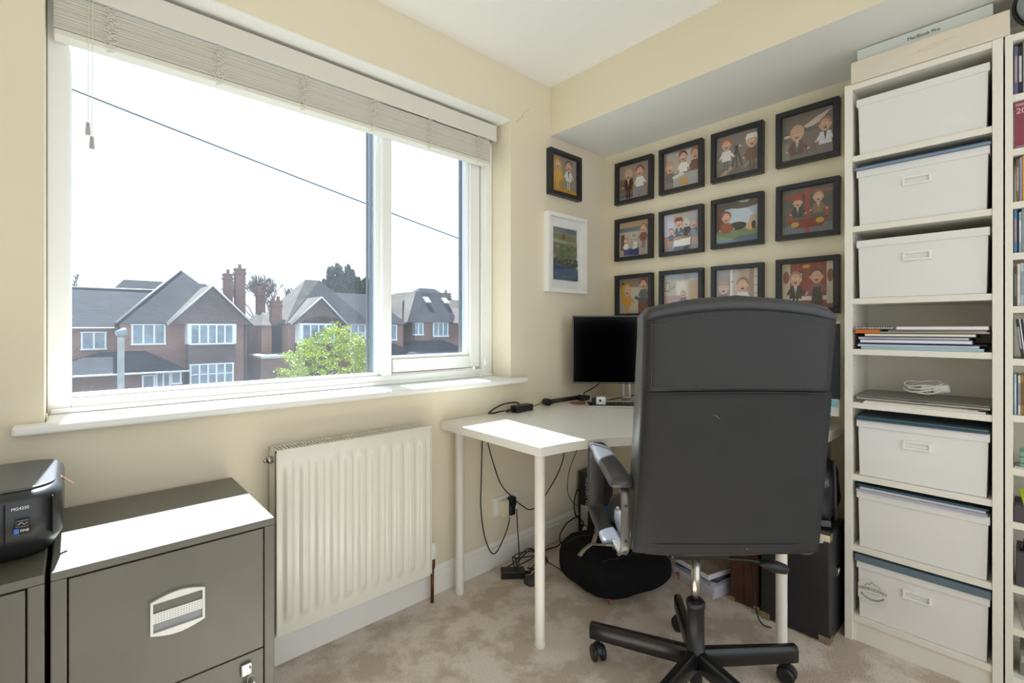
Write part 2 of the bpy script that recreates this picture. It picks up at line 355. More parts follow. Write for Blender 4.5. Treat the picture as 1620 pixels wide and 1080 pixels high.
# ------------------------------------------------------------------ filing cabinets
def cabinet(name, label, x0, x1):
    Y0, Y1, H = 1.30, 1.745, .68; r = thing(name, label, 'filing cabinet', ((x0+x1)/2, (Y0+Y1)/2, 0))
    w = x1-x0
    b = MB(); b.box(x0, x1, Y0, Y1, H-.018, H); b.box(x0, x0+.024, Y0, Y1, 0, H-.018); b.box(x1-.024, x1, Y0, Y1, 0, H-.018); b.box(x0+.024, x1-.024, Y1-.01, Y1, 0, H-.018); b.box(x0+.024, x1-.024, Y0+.02, Y1-.01, 0, .02); b.box(x0+.024,x1-.024,Y0+.001,Y0+.02,0,.03)
    P_(r, b, 'body', cab_m, bevel=.0025)
    P_(r, MB().box(x0+.025, x1-.025, Y0+.012, Y1-.02, .03, H-.02), 'drawer_box', gap_m)
    for k, (za, zb) in enumerate(((.363, H-.0215), (.034, .3595))):
        d = P_(r, MB().box(x0+.0265, x1-.0265, Y0+.001, Y0+.011, za, zb), 'drawer', cab_m, bevel=.0012)
        if k == 0 or True:
            cx = (x0+x1)/2+.002; cz = (zb+za)/2+.014 if k == 0 else (zb+za)/2
            hw, hh, bul = .051, .036, .011
            out = [(cx-hw, cz-hh), (cx-hw, cz+hh)]
            N = 14
            top = [(cx-hw+2*hw*i/N, cz+hh+bul*math.sin(math.pi*i/N)) for i in range(N+1)]
            bot = [(cx+hw-2*hw*i/N, cz-hh-bul*math.sin(math.pi*i/N)) for i in range(N+1)]
            outer = top+bot; ti, tb = .0055, .0065
            inner = [(cx-hw+ti+(2*hw-2*ti)*i/N, cz+hh-tb+.002) for i in range(N+1)]+[(cx+hw-ti-(2*hw-2*ti)*i/N, cz-hh+tb-.002) for i in range(N+1)]
            m = MB(); L = len(outer); ya, yb = Y0-.006, Y0+.001
            V = [[m.bm.verts.new((p[0], y, p[1])) for p in ring] for ring in (outer, inner) for y in (ya, yb)]
            for i in range(L):
                j = (i+1) % L
                for A, B in ((V[0], V[2]), (V[0], V[1]), (V[2], V[3])): m.bm.faces.new((A[i], A[j], B[j], B[i]))
            h = m.build('handle', mat('handle_silver', '#d6d6d0', .35, metal=.15), d, bevel=.001)
            fl = MB().box(cx-hw+ti, cx+hw-ti, Y0-.0008, Y0+.0005, cz-.003, cz+hh-tb).build('handle_flap', cab_m, d)
            gr = MB(); gr.box(cx-hw+ti, cx+hw-ti, Y0-.004, Y0-.0005, cz-.012, cz+.010)
            o = gr.build('handle_grip', mat('grip_silver', '#dcdcda', .4), d); o.rotation_euler = (0,0,0)
            dots = MB()
            for a in range(17):
                for c in range(4):
                    X_ = cx-hw+ti+.004+a*(2*hw-2*ti-.008)/16; Z_ = cz-.008+c*.0048+(a % 2)*0
                    dots.box(X_-.0009, X_+.0009, Y0-.0045, Y0-.0038, Z_-.0007, Z_+.0007)
            dots.build('grip_dimple', mat('dimple_grey', '#8d8a86', .6), d)
            MB().box(cx-hw+ti, cx+hw-ti, Y0-.0008, Y0-.0001, cz-hh+tb-.002, cz-.012).build('handle_recess', mat('recess_grey', '#83868a', .3), d)
        if k == 1:
            lk = MB(); lk.box(x1-.078, x1-.054, Y0-.008, Y0+.001, .312, .342); lk.build('lock', chrome_m, d, bevel=.003)
            kx = x1-.058
            MB().tube([(kx+.008*math.cos(t*.5), Y0-.014, .303+.012*math.sin(t*.5)) for t in range(13)], .0008, 6).tube([(kx, Y0-.014, .331),(kx, Y0-.008,.327)], .002, 6).build('key_ring', chrome_m, d)
            MB().cyl((kx-.004,Y0-.015,.287),(kx-.004,Y0-.012,.287),.009,seg=14).box(kx-.0065,kx-.0015,Y0-.015,Y0-.012,.255,.280).box(kx+.004,kx+.009,Y0-.012,Y0-.0095,.252,.292).build('key', chrome_m, d)
    return r
cabinet('filing_cabinet', 'dark grey steel filing cabinet with bare sunlit top beside the radiator', -.034, .376)
cabinet('filing_cabinet', 'dark grey steel filing cabinet that the printer stands on', -.454, -.042)

# ------------------------------------------------------------------ printer
pr = thing('printer', 'black inkjet printer on the left filing cabinet', 'printer', (-.24, 1.52, .6805))
def rr(x0, x1, y0, y1, r, bow=0, n=8):
    pts = []
    for cx, cy, a0 in ((x1-r, y0+r, -90), (x1-r, y1-r, 0), (x0+r, y1-r, 90), (x0+r, y0+r, 180)):
        for i in range(n+1):
            a = math.radians(a0+90*i/n); x = cx+r*math.cos(a); y = cy+r*math.sin(a)
            pts.append((x, y))
    xm, hw = (x0+x1)/2, (x1-x0)/2
    return [(x, y+(bow*((x-xm)/hw)**2 if y < (y0+y1)/2 else 0)) for x, y in pts]
m = MB()
lv = [(.6815,.02,.03),(.700,.012,.02),(.722,.004,.0),(.730,0,0),(.812,0,0),(.822,.003,.003),(.829,.012,.010)]
R_ = []
for z, ins, f_ in lv:
    R_.append([m.bm.verts.new((x, y, z)) for x, y in rr(-.466+ins, -.017-ins, 1.358+ins+f_, 1.685-ins, .045, .02)])
for k in range(len(R_)-1):
    for i in range(len(R_[0])): q = m.bm.faces.new((R_[k][i], R_[k][(i+1) % len(R_[0])], R_[k+1][(i+1) % len(R_[0])], R_[k+1][i])); q.smooth = True
m.bm.faces.new(R_[0][::-1]); m.bm.faces.new(R_[-1])
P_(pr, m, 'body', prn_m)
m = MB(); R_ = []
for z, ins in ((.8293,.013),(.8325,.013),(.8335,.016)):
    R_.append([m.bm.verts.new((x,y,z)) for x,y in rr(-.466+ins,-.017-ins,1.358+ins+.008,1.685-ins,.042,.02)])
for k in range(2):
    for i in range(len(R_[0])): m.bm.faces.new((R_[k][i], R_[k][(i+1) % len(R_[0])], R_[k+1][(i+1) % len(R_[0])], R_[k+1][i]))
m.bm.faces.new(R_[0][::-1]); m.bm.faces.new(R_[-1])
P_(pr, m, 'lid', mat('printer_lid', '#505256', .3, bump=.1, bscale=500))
P_(pr, MB().box(-.1015,-.0995,1.3595,1.366,.735,.812), 'panel_seam', gap_m)
P_(pr, MB().box(-.0335,-.032,1.376,1.386,.735,.812), 'panel_seam', gap_m)
def prt(name, s_, size, m_, loc, **k):
    return text(name, s_, size, m_, pr, Vector(loc)-Vector(pr.location), (math.radians(90), 0, .13), **k)
prt('model_lettering', 'MG4250', .0085, mat('print_white', '#e8e8e8', .5), (-.079, 1.3655, .800), sx=.85)
P_(pr, MB().box(-.086,-.066,1.3632,1.368,.762,.778), 'energy_label', blkgl_m)
m = MB(); m.tube([(-.0845,1.3625,.764),(-.0675,1.3625,.764),(-.0675,1.3625,.776),(-.0845,1.3625,.776)], .0006, 4, closed=True)
m.tube(spl([(-.082,1.3622,.768),(-.077,1.3622,.773),(-.073,1.3622,.768),(-.069,1.3622,.772)],4), .0007, 4)
P_(pr, m, 'energy_mark', mat('label_grey', '#b5b8b8', .5))
P_(pr, MB().box(-.088,-.064,1.3638,1.368,.7495,.7615), 'fine_label', blkgl_m)
P_(pr, MB().box(-.0876,-.0805,1.363,1.3637,.7505,.7605), 'fine_mark', mat('label_blue', '#2f6fc4', .4))
prt('fine_lettering', 'FINE', .0072, mat('print_white', '#e8e8e8', .5), (-.0725, 1.3634, .7555), sx=.9)
o = MB().obox((-.011,1.50,.812),(.0015,.010,.030),(0,-.75,.2)).build('paper_tab', mat('coral_paper', '#e3a08a', .6)); o['label'] = 'coral paper tab'; o.parent = pr; o.location = -Vector(pr.location)

# ------------------------------------------------------------------ desk
dk = thing('corner_desk', 'white corner desk with concave front edge and round legs', 'desk', (1.9, 1.3, 0))
T = .75
edge = spl([(1.18,1.139,0),(1.30,1.124,0),(1.41,1.095,0),(1.548,1.020,0),(1.660,.908,0),(1.738,.77,0),(1.772,.65,0),(1.785,.53,0)], 5)
poly = [(p.x, p.y) for p in edge]+[(2.392,.53),(2.392,1.762),(1.192,1.762)]
P_(dk, MB().prism(poly, lambda a,b:(a,b,T-.034), lambda a,b:(a,b,T)), 'tabletop', desk_m, bevel=.0015)
for x, y in ((1.25,1.21),(1.243,1.69),(1.856,.60),(2.335,.585),(2.33,1.69)):
    P_(dk, MB().stack([(.0185,0),(.020,.004),(.020,.012),(.0185,.02),(.0195,T-.045),(.035,T-.043),(.038,T-.0345)], (x,y,0), 28), 'leg', desk_m)

# ------------------------------------------------------------------ office chair (local frame: x right, y forward)
ch = thing('office_chair', 'black leather high-backed swivel office chair seen from behind', 'chair', (1.457, .721, 0), math.radians(-42.6))
# backrest
def loft(sections, n=36, p=4.0):
    m = MB(); R_ = []
    for cx, cy, z, hw, hd, arch in sections:
        ring = []
        for i in range(n):
            a = 2*math.pi*i/n; c, s_ = math.cos(a), math.sin(a)
            x = hw*math.copysign(abs(c)**(2/p), c); y = hd*math.copysign(abs(s_)**(2/p), s_)
            ring.append(m.bm.verts.new((cx+x, cy+y, z+arch*(1-(x/max(hw,.01))**2)-arch)))
        R_.append(ring)
    m.skin(R_); return m
def bk(t):     # t 0..1 along height -> (y of rear face, z, halfwidth, cx)
    return (-.192-.095*t-.012*math.sin(math.pi*t), .545+.675*t, .262-.008*t-.007*math.sin(math.pi*t), .011-.002*t)
secs = []
for k in range(15):
    t = k/14; y, z, hw, cx = bk(t); th = .040+.016*math.sin(math.pi*min(1, t*1.15))**.5
    if k == 0: secs.append((cx, y+.045, z-.014, hw-.012, .030, 0))
    secs.append((cx, y+th, z, hw, th, .030*t**5))
secs.append((secs[-1][0], secs[-1][1], 1.232, .243, .040, .030)); secs.append((secs[-1][0], secs[-2][1], 1.243, .234, .028, .029)); secs.append((secs[-1][0], secs[-2][1], 1.247, .19, .012, .026))
loft(secs, 60, 8).build('backrest', leather_m, ch, smooth=True)
def plate(name, t0, t1, m_, hwoff, off, nz=20):
    m = MB(); g = []
    for k in range(nz+1):
        t = t0+(t1-t0)*k/nz; y, z, hw, cx = bk(t); row = []
        for i in range(21):
            u = -1+2*i/20; x = (hw-hwoff)*u; dz = (.030*t**5)*(1-u*u)-.030*t**5
            yy = y-off+.012*abs(u)**8
            row.append(m.bm.verts.new((cx+x, yy, z+dz)))
        g.append(row)
    for k in range(nz):
        for i in range(20): m.bm.faces.new((g[k][i], g[k][i+1], g[k+1][i+1], g[k+1][i]))
    o = m.build(name, m_, ch, smooth=True); s_ = o.modifiers.new('s', 'SOLIDIFY'); s_.thickness = .006; s_.offset = 1
    return o
plate('back_cloth', -.012, .668, fabric_m, .004, .004)
plate('head_panel', .672, .985, mat('smooth_black_leather', '#343434', .55, spec=.3, bump=.15, bscale=400), .010, .005)
stm = mat('grey_stitching', '#5c5b58', .7)
def seam(name, pts, r, dash=True, m_=None):
    P = spl(pts, 8); m = MB()
    if not dash: m.tube(P, r, 6)
    else:
        for a, b_ in zip(P[:-1], P[1:]):
            L = (b_-a).length; k = max(1, int(L/.0065))
            for i in range(k): m.tube([a+(b_-a)*((i+.1)/k), a+(b_-a)*((i+.75)/k)], r, 4)
    m.build(name, m_ or stm, ch)
def bp(t, u, off=.009):
    y, z, hw, cx = bk(t); a = .030*t**5; return (cx+(hw-.012)*u, y-off+.012*abs(u)**8, z+a*(1-u*u)-a)
seam('stitching', [bp(.685, -.97+1.94*i/8, .0140) for i in range(9)], .0009)
seam('stitching', [bp(.685+.29*i/4, -.965, .0130) for i in range(5)], .0009)
seam('stitching', [bp(.955, -.97+1.94*i/10, .0130) for i in range(11)], .0009)
seam('piping', [bp(.665, -.99+1.98*i/8, .0115) for i in range(9)], .0016, False, blkpla_m)
seam('piping', [bp(.985, -.99+1.98*i/10, .0115) for i in range(11)], .0018, False, blkpla_m)
seam('piping', [bp(.03, -.99+1.98*i/8, .0115) for i in range(9)], .0018, False, blkpla_m)
seam('piping', [bp(.0+.985*i/8, -.985, .0105) for i in range(9)], .0014, False, blkpla_m)
seam('piping', [bp(.0+.66*i/8, .985, .0105) for i in range(9)], .0014, False, blkpla_m)
seam('care_tag', [bp(.012, .19, .011), bp(.012, .22, .011)], .002, False, stm)
o = MB().tube([bp(.575,-.30,.0102), bp(.57,-.24,.0102), bp(.555,-.2,.0102)], [.0004,.0016,.0006], 5).build('scuff_mark', mat('scuff', '#66635f', .9), ch)
# seat
secs = [(0,.09,.470,.200,.15,0),(0,.082,.478,.228,.17,0),(0,.07,.498,.240,.195,0),(0,.06,.525,.244,.206,0),(0,.06,.548,.238,.204,0),(0,.06,.558,.215,.185,0),(0,.06,.562,.16,.13,0)]
loft(secs, 44, 5).build('seat', leather_m, ch, smooth=True)
for s_ in (-1, 1):
    xa, xb = (-.306, -.246) if s_ < 0 else (.246, .306)
    xo = sorted((xa, xb)); cx = (xa+xb)/2
    arm = None
    path = [(-.185,.722),(-.10,.728),(.05,.731),(.17,.735),(.215,.732),(.236,.712),(.242,.66),(.242,.58),(.236,.525),(.215,.503),(.17,.498),(.05,.496),(-.06,.500)]
    pts = spl([(cx, a, b_) for a, b_ in path], 4); m = MB(); R_ = []
    for i, p in enumerate(pts):
        a = pts[max(0, i-1)]; b_ = pts[min(len(pts)-1, i+1)]; t = (b_-a).normalized(); nrm = Vector((0, -t.z, t.y))
        f_ = i/(len(pts)-1); hw = .034 if f_ < .2 else .030; hd = .014 if f_ < .7 else .012
        if i in (0, len(pts)-1): hw *= .8; hd *= .6
        R_.append([m.bm.verts.new(p+Vector((hw*math.copysign(abs(math.cos(q))**.55, math.cos(q)), 0, 0))+nrm*hd*math.copysign(abs(math.sin(q))**.55, math.sin(q))) for q in [2*math.pi*k/16 for k in range(16)]])
    m.skin(R_); arm = m.build('armrest', mat('armrest_leather', '#47474a', .3, bump=.12, bscale=300), ch, smooth=True)
    fx = cx-s_*.012; fp = spl([(fx,.19,.700),(fx,-.10,.706),(fx,-.155,.700),(fx,-.168,.68),(fx,-.170,.62),(fx,-.166,.545),(fx,-.148,.518),(fx,-.11,.506),(fx,.05,.500)], 4)
    m = MB(); R_ = []
    for i, p in enumerate(fp):
        a = fp[max(0, i-1)]; b_ = fp[min(len(fp)-1, i+1)]; t = (b_-a).normalized(); nrm = Vector((0, -t.z, t.y)); hw = .012; hd = .006
        R_.append([m.bm.verts.new(p+Vector((sx*hw,0,0))+nrm*sy*hd) for sx, sy in ((-1,-1),(1,-1),(1,1),(-1,1))])
    m.skin(R_); m.build('arm_frame', mat('armframe_grey', '#6e6c68', .3, metal=.6), arm, bevel=.002)
    for zz, yy in ((.66,-.175),(.56,-.173)):
        MB().cyl((fx, yy+.004, zz),(fx, yy-.002, zz),.004,seg=12).build('bolt', blkpla_m, arm)
    MB().box(min(cx, s_*.2), max(cx, s_*.2), -.06, .12, .484, .496).build('arm_bracket', blkmet_m, arm)
MB().box(-.09,.09,-.04,.14,.440,.474).build('tilt_mechanism', blkmet_m, ch, bevel=.006)
MB().box(-.03,.03,-.16,-.03,.520,.530).build('back_bracket', blkmet_m, ch)
MB().cyl((0,0,.25),(0,0,.445),.0145,seg=28).build('gas_column', chrome_m, ch)
MB().stack([(.018,.035),(.020,.04),(.020,.085),(.029,.09),(.029,.15),(.0265,.152),(.0265,.275),(.029,.278),(.029,.292),(.024,.297),(.016,.297)], seg=32).build('column_cover', blkpla_m, ch)
m = MB(); m.tube(spl([(.05,.0,.43),(.16,-.01,.428),(.20,-.015,.422)],5), .005, 8)
m.skin([m.ring((x,y,z), (1,-.1,-.25), r, 14) for x,y,z,r in ((.195,-.014,.422,.008),(.21,-.016,.418,.015),(.245,-.018,.410,.019),(.275,-.02,.402,.015),(.283,-.021,.400,.006))])
m.build('tilt_lever', blkpla_m, ch, smooth=True)
for k, deg in enumerate((151.4, 79.6, 7.4, -64.6, -136.6)):
    a = math.radians(deg); c, s_ = math.cos(a), math.sin(a); m = MB(); R_ = []
    for r, zc, hh, hw in ((.02,.117,.027,.019),(.10,.112,.027,.018),(.30,.101,.026,.016),(.345,.099,.026,.0155),(.350,.099,.024,.0135)):
        ring = []
        for u, w in ((-1,-1),(1,-1),(1,.55),(.55,1),(-.55,1),(-1,.55)):
            ring.append(m.bm.verts.new((c*r-s_*u*hw, s_*r+c*u*hw, zc+w*hh)))
        R_.append(ring)
    m.skin(R_)
    lg = m.build('leg', blkmet_m, ch, bevel=.002)
    cs = MB(); px, py = c*.324, s_*.324; ta = a+(.6 if k % 2 else -.9)
    tx, ty = math.cos(ta), math.sin(ta); sx, sy = -ty, tx
    cs.cyl((px,py,.052),(px,py,.082),.006,seg=12)
    rgs = []
    for q in range(11):
        an = math.radians(-20+q*20); rr_ = .031
        rgs.append(None)
    # hood over the wheels
    hood = []
    for q in range(9):
        an = math.radians(10+q*20); hx = math.cos(an)*.029; hz = .029+math.sin(an)*.031
        hood.append([cs.bm.verts.new((px+tx*(hx*f_-.006)+sx*w, py+ty*(hx*f_-.006)+sy*w, .029+(hz-.029)*f_)) for w, f_ in ((-.010,1),(.010,1),(.010,.62),(-.010,.62))])
    cs.skin(hood)
    hd_ = cs.build('caster', blkpla_m, lg, bevel=.001)
    m = MB()
    for sd_ in (-1, 1):
        A = Vector((px-tx*.006+sx*sd_*.009, py-ty*.006+sy*sd_*.009, .0275)); B = Vector((px-tx*.006+sx*sd_*.024, py-ty*.006+sy*sd_*.024, .0275)); ax = B-A
        m.skin([m.ring(A+ax*f_, ax, r_, 20) for f_, r_ in ((0,.024),(.1,.0270),(.7,.0270),(1,.021))])
    o = m.build('caster_wheel', blkpla_m, lg)

# ------------------------------------------------------------------ pictures
def person(cx, y0, s_, body, hair, face='#d9a588', legs=None, shirt=None, hat=None, glass=False, lean=0):
    L = []
    if legs: L += [('r', cx-.045*s_, y0-.20*s_, .035*s_, .22*s_, legs), ('r', cx+.01*s_, y0-.20*s_, .035*s_, .22*s_, legs)]
    L += [('p', [(cx-.10*s_,y0),(cx+.10*s_,y0),(cx+.085*s_+lean,y0+.22*s_),(cx-.085*s_+lean,y0+.22*s_)], body)]
    L += [('p', [(cx+.08*s_+lean,y0+.2*s_),(cx+.17*s_,y0+.08*s_),(cx+.145*s_,y0+.05*s_),(cx+.06*s_+lean,y0+.14*s_)], body), ('e', cx+.165*s_, y0+.07*s_, .02*s_, .02*s_, face)]
    L += [('p', [(cx-.08*s_+lean,y0+.2*s_),(cx-.15*s_,y0+.08*s_),(cx-.125*s_,y0+.05*s_),(cx-.06*s_+lean,y0+.14*s_)], body), ('e', cx-.145*s_, y0+.07*s_, .02*s_, .02*s_, face)]
    if shirt: L += [('p', [(cx-.025*s_+lean,y0+.22*s_),(cx+.025*s_+lean,y0+.22*s_),(cx+lean*.5,y0+.05*s_)], shirt), ('r', cx-.006*s_+lean*.8, y0+.08*s_, .012*s_, .13*s_, '#2b2b3a')]
    hx, hy = cx+lean, y0+.33*s_
    L += [('e', hx, hy+.03*s_, .105*s_, .125*s_, hair), ('e', hx, hy, .085*s_, .11*s_, face), ('e', hx-.088*s_, hy, .018*s_, .03*s_, face), ('e', hx+.088*s_, hy, .018*s_, .03*s_, face)]
    for dx in (-.03, .03):
        L += [('e', hx+dx*s_, hy+.02*s_, .018*s_, .02*s_, '#f4efe8'), ('e', hx+dx*s_, hy+.02*s_, .008*s_, .009*s_, '#1d1a1a')]
    if glass: L += [('r', hx-.06*s_, hy+.018*s_, .12*s_, .008*s_, '#1d1a1a')]
    L += [('e', hx, hy-.05*s_, .028*s_, .014*s_, '#5e2a26')]
    if hat: L += [('p', [(hx-.12*s_,hy+.06*s_),(hx+.12*s_,hy+.06*s_),(hx+.08*s_,hy+.15*s_),(hx-.08*s_,hy+.15*s_)], hat)]
    return L
A_ = {}
A_['a brown-suited person and a white-shirted person on a bench'] = [('r',0,0,1,1,'#a68f83'),('r',0,.0,.45,.62,'#6d5d58'),('r',0,.18,.45,.04,'#8c7a72'),('r',0,.34,.45,.04,'#8c7a72'),('r',0,0,1,.07,'#9aa7b0')]+person(.30,.30,1.25,'#54241f','#cfa48a',legs='#54241f',shirt='#f0eee8',glass=True)+person(.68,.32,1.25,'#e9e6e0','#7a3f2c',legs='#7d9dbb')
A_['three people around a white desk'] = [('r',0,0,1,1,'#94857d'),('r',.08,.4,.35,.55,'#b7b0a6'),('r',.48,.55,.34,.4,'#c8c4bb'),('r',.52,.6,.1,.3,'#3c3230')]+person(.17,.18,1.2,'#6f6b67','#c9987e')+person(.55,.40,1.15,'#ece9e4','#6e3a25')+person(.88,.38,1.2,'#74432f','#a8552b',glass=True)+[('p',[(.25,0),(1,.0),(1,.38),(.3,.33)],'#a4aba9'),('r',.45,.04,.25,.2,'#c59a5c'),('p',[(.28,.24),(.62,.34),(.5,.4),(.25,.32)],'#ddd9d0')]
A_['a camera tripod between two people'] = [('r',0,0,1,1,'#7b706a'),('r',0,.62,1,.38,'#857a73'),('r',0,0,1,.2,'#6d5f57'),('p',[(.05,.05),(.35,.24),(.42,.2),(.2,.03)],'#c19a80'),('p',[(.62,.16),(.9,.3),(.92,.27),(.66,.13)],'#a38a5e'),('p',[(.36,.2),(.41,.2),(.49,.66),(.46,.66)],'#2d2a2b'),('p',[(.47,.18),(.5,.18),(.49,.66),(.46,.66)],'#2d2a2b'),('p',[(.6,.2),(.64,.2),(.5,.66),(.46,.66)],'#2d2a2b'),('r',.43,.64,.12,.07,'#2d2a2b'),('e',.56,.68,.03,.03,'#d9d6d0')]+person(.24,.38,1.15,'#e5e2dd','#c0683a',legs='#4c5763')+person(.84,.28,1.3,'#6b4534','#e4e0dc',hat='#efeae4',legs='#5b4335')
A_['a pale bird flying over two talking people'] = [('r',0,0,1,1,'#736761'),('r',0,0,.14,.42,'#8f8876'),('r',0,.58,1,.05,'#5d534f'),('r',.45,.1,.25,.4,'#6d5c55'),('e',.1,.56,.07,.03,'#ddd3c6'),('p',[(.55,.78),(.7,.86),(.95,.95),(.75,.74),(.62,.68),(.45,.66),(.40,.70)],'#d8cbbd'),('p',[(.45,.7),(.3,.66),(.28,.6),(.34,.56),(.48,.64)],'#3a2d2b'),('p',[(.32,.75),(.30,.58),(.33,.58),(.36,.74)],'#e0d4c8'),('e',.4,.68,.05,.03,'#c9785c')]+person(.30,.12,1.35,'#5c2f28','#d9a588',shirt='#efece6',glass=True)+person(.84,.22,1.2,'#dfe1e6','#b07f52',shirt='#5a4444')
A_['an office with a blue desk and a person in red standing'] = [('r',0,0,1,1,'#b5aa9d'),('r',0,.72,1,.12,'#6c7383'),('r',0,.84,1,.16,'#b99d7c'),('r',.05,.2,.12,.45,'#6b4a3a'),('r',.38,.52,.22,.16,'#cfc8bb'),('r',.42,.55,.14,.1,'#9b978c'),('p',[(.15,.05),(.65,.03),(.65,.24),(.15,.22)],'#2e3e7d')]+person(.22,.22,.7,'#e9e6e0','#b5653d')+person(.80,.42,1.0,'#7e3236','#b2603c',legs='#8d5058')+[('p',[(.45,.2),(.6,.22),(.62,.4),(.5,.42)],'#e0dcd5')]
A_['four guests standing behind a white table'] = [('r',0,0,1,1,'#c3bec6'),('r',0,0,.27,1,'#cdd0e0'),('r',.27,0,.22,1,'#b5a79c'),('r',.27,.4,.5,.6,'#cfc4b5'),('r',0,.08,1,.34,'#b78d74'),('r',0,0,1,.14,'#8b8580')]+person(.2,.3,.7,'#4c4a4e','#8b5a3a',face='#e2ab8d')+person(.43,.38,1.05,'#4a3b3c','#a23e2c',hat='#9a3a2b',shirt='#e8e6e0')+person(.65,.38,1.0,'#38393f','#b8c4cc',face='#ddd2ce')+person(.85,.34,.95,'#6f7c7c','#9cc3c4',face='#e0a9a0')+[('p',[(.27,.1),(.75,.13),(.77,.32),(.3,.28)],'#efede6'),('r',.3,.03,.4,.09,'#4a4a50')]
A_['a campsite with two people lying on grass beside a tent'] = [('r',0,0,1,1,'#a9bccb'),('e',.5,.62,.35,.25,'#c6d3dd'),('r',0,.2,.2,.8,'#6e4537'),('p',[(.72,.2),(.8,.62),(1,.6),(1,.2)],'#b8a994'),('e',.3,.93,.3,.09,'#4b4039'),('e',.65,.88,.32,.07,'#574b42'),('e',.9,.95,.15,.08,'#4b4039'),('r',0,.0,1,.32,'#77895a'),('p',[(0,0),(1,.0),(1,.17),(.6,.16),(.3,.07),(0,.05)],'#587086'),('e',.5,.40,.22,.10,'#2e3334')]+person(.24,.26,1.1,'#9d5331','#a3552e',legs=None)+[('e',.8,.36,.10,.09,'#d9a588'),('e',.88,.38,.05,.1,'#3a2a28')]
A_['two people in a red swing boat'] = [('r',0,0,1,1,'#56565a'),('r',0,.0,1,.2,'#6d7280'),('e',.75,.8,.35,.25,'#464a4e'),('r',.45,0,.09,1,'#a23c2c'),('p',[(0,.78),(.5,.88),(1,.85),(1,.92),(.5,.95),(0,.85)],'#9a3a2d'),('p',[(.1,.3),(.9,.34),(.78,.13),(.28,.13)],'#7c241f'),('e',.26,.22,.08,.06,'#c79a3d'),('e',.74,.26,.08,.06,'#c79a3d'),('p',[(.1,.3),(.13,.48),(.19,.48),(.2,.3)],'#a23c2c'),('p',[(.84,.34),(.83,.52),(.9,.54),(.92,.36)],'#a23c2c')]+person(.31,.38,.95,'#2b2d30','#2b2422',shirt='#e9e6e0',hat='#a03a2b')+person(.71,.42,1.0,'#8a6b55','#9a7a55',shirt='#e9e6e0')
A_['a figure in a yellow costume beside a red-haired figure'] = [('r',0,0,1,1,'#bdb0a0'),('r',0,.75,1,.25,'#927d6f'),('r',.35,.1,.3,.6,'#c9c2b2'),('e',.13,.6,.08,.3,'#d59a25'),('e',.12,.86,.04,.04,'#2c2623'),('p',[(.62,.0),(1,0),(1,.4),(.62,.42)],'#7a3430')]+person(.27,.22,1.3,'#d59a25','#d59a25',glass=True,legs='#d59a25')+person(.80,.40,1.2,'#5b5d5c','#963a2c')+[('p',[(.5,.42),(.9,.26),(.92,.32),(.55,.5)],'#4c4e50')]
A_['a room with a pale door and yellow wardrobe'] = [('r',0,0,1,1,'#c5b6a5'),('r',0,.86,1,.14,'#9fa3ad'),('r',.02,.55,.14,.26,'#8d7a4d'),('r',.04,.58,.1,.2,'#c9bb95'),('r',.34,.4,.34,.42,'#ded2c2'),('r',.39,.45,.24,.32,'#e8dece'),('r',.75,.2,.25,.62,'#c79c55'),('r',.0,.1,.62,.34,'#b98f86'),('p',[(.18,.62),(.3,.72),(.32,.66),(.2,.58)],'#8c9a76')]+person(.55,.2,.8,'#6e5a80','#d9c6c6')
A_['a capped person and a curly-haired person by bricks'] = [('r',0,0,1,1,'#bda695'),('r',0,0,.35,1,'#a08e80'),('r',.33,0,.05,1,'#e3dccf'),('r',.88,0,.12,1,'#dcdad3'),('r',.88,.2,.12,.01,'#3f3c39'),('r',.88,.4,.12,.01,'#3f3c39'),('r',.88,.6,.12,.01,'#3f3c39'),('r',.88,.8,.12,.01,'#3f3c39'),('r',.78,0,.1,1,'#a38176')]+[('e',.08+.1*i,.7,.02,.02,'#4b423d') for i in range(4)]+person(.17,.12,1.3,'#75564a','#c09b6e',hat='#b5906a',glass=True)+person(.63,.15,1.35,'#dfe1e4','#9b7450')
A_['two people in dark clothes before red curtains'] = [('r',0,0,1,1,'#8d3a33'),('r',.1,0,.03,1,'#a44a40'),('r',.3,0,.03,1,'#a44a40'),('r',.5,0,.03,1,'#a44a40'),('r',.7,0,.03,1,'#a44a40'),('r',0,0,.16,1,'#cabda9'),('r',.86,0,.14,1,'#cabda9'),('e',.08,.7,.06,.14,'#874638'),('e',.93,.7,.06,.14,'#874638'),('r',.3,.6,.12,.2,'#3b2926'),('r',.32,.62,.08,.16,'#b9b6ae'),('r',.6,.65,.12,.17,'#3b2926'),('r',.16,.18,.7,.09,'#ded7cb'),('r',.0,.0,1,.1,'#713634'),('e',.48,.92,.08,.04,'#d2a04b')]+person(.27,.22,1.25,'#262427','#a58468',legs='#262427',shirt='#eceef2')+person(.68,.26,1.25,'#8d5a68','#5b403a',legs='#221f21',glass=True)+[('p',[(.58,.12),(.8,.12),(.76,.46),(.62,.46)],'#221f21')]
A_['two figures in pale and yellow outfits standing on yellow rails'] = [('r',0,0,1,1,'#9b9184'),('r',0,0,.45,.75,'#c99a3c'),('r',0,0,1,.15,'#d09c2f'),('e',.25,.8,.18,.16,'#cf9430')]+person(.27,.36,1.2,'#dba53c','#cf9430',legs='#d8b27a')+person(.68,.38,1.2,'#e4e2da','#6e4a35',legs='#e0cfa8',shirt='#4a6d91')
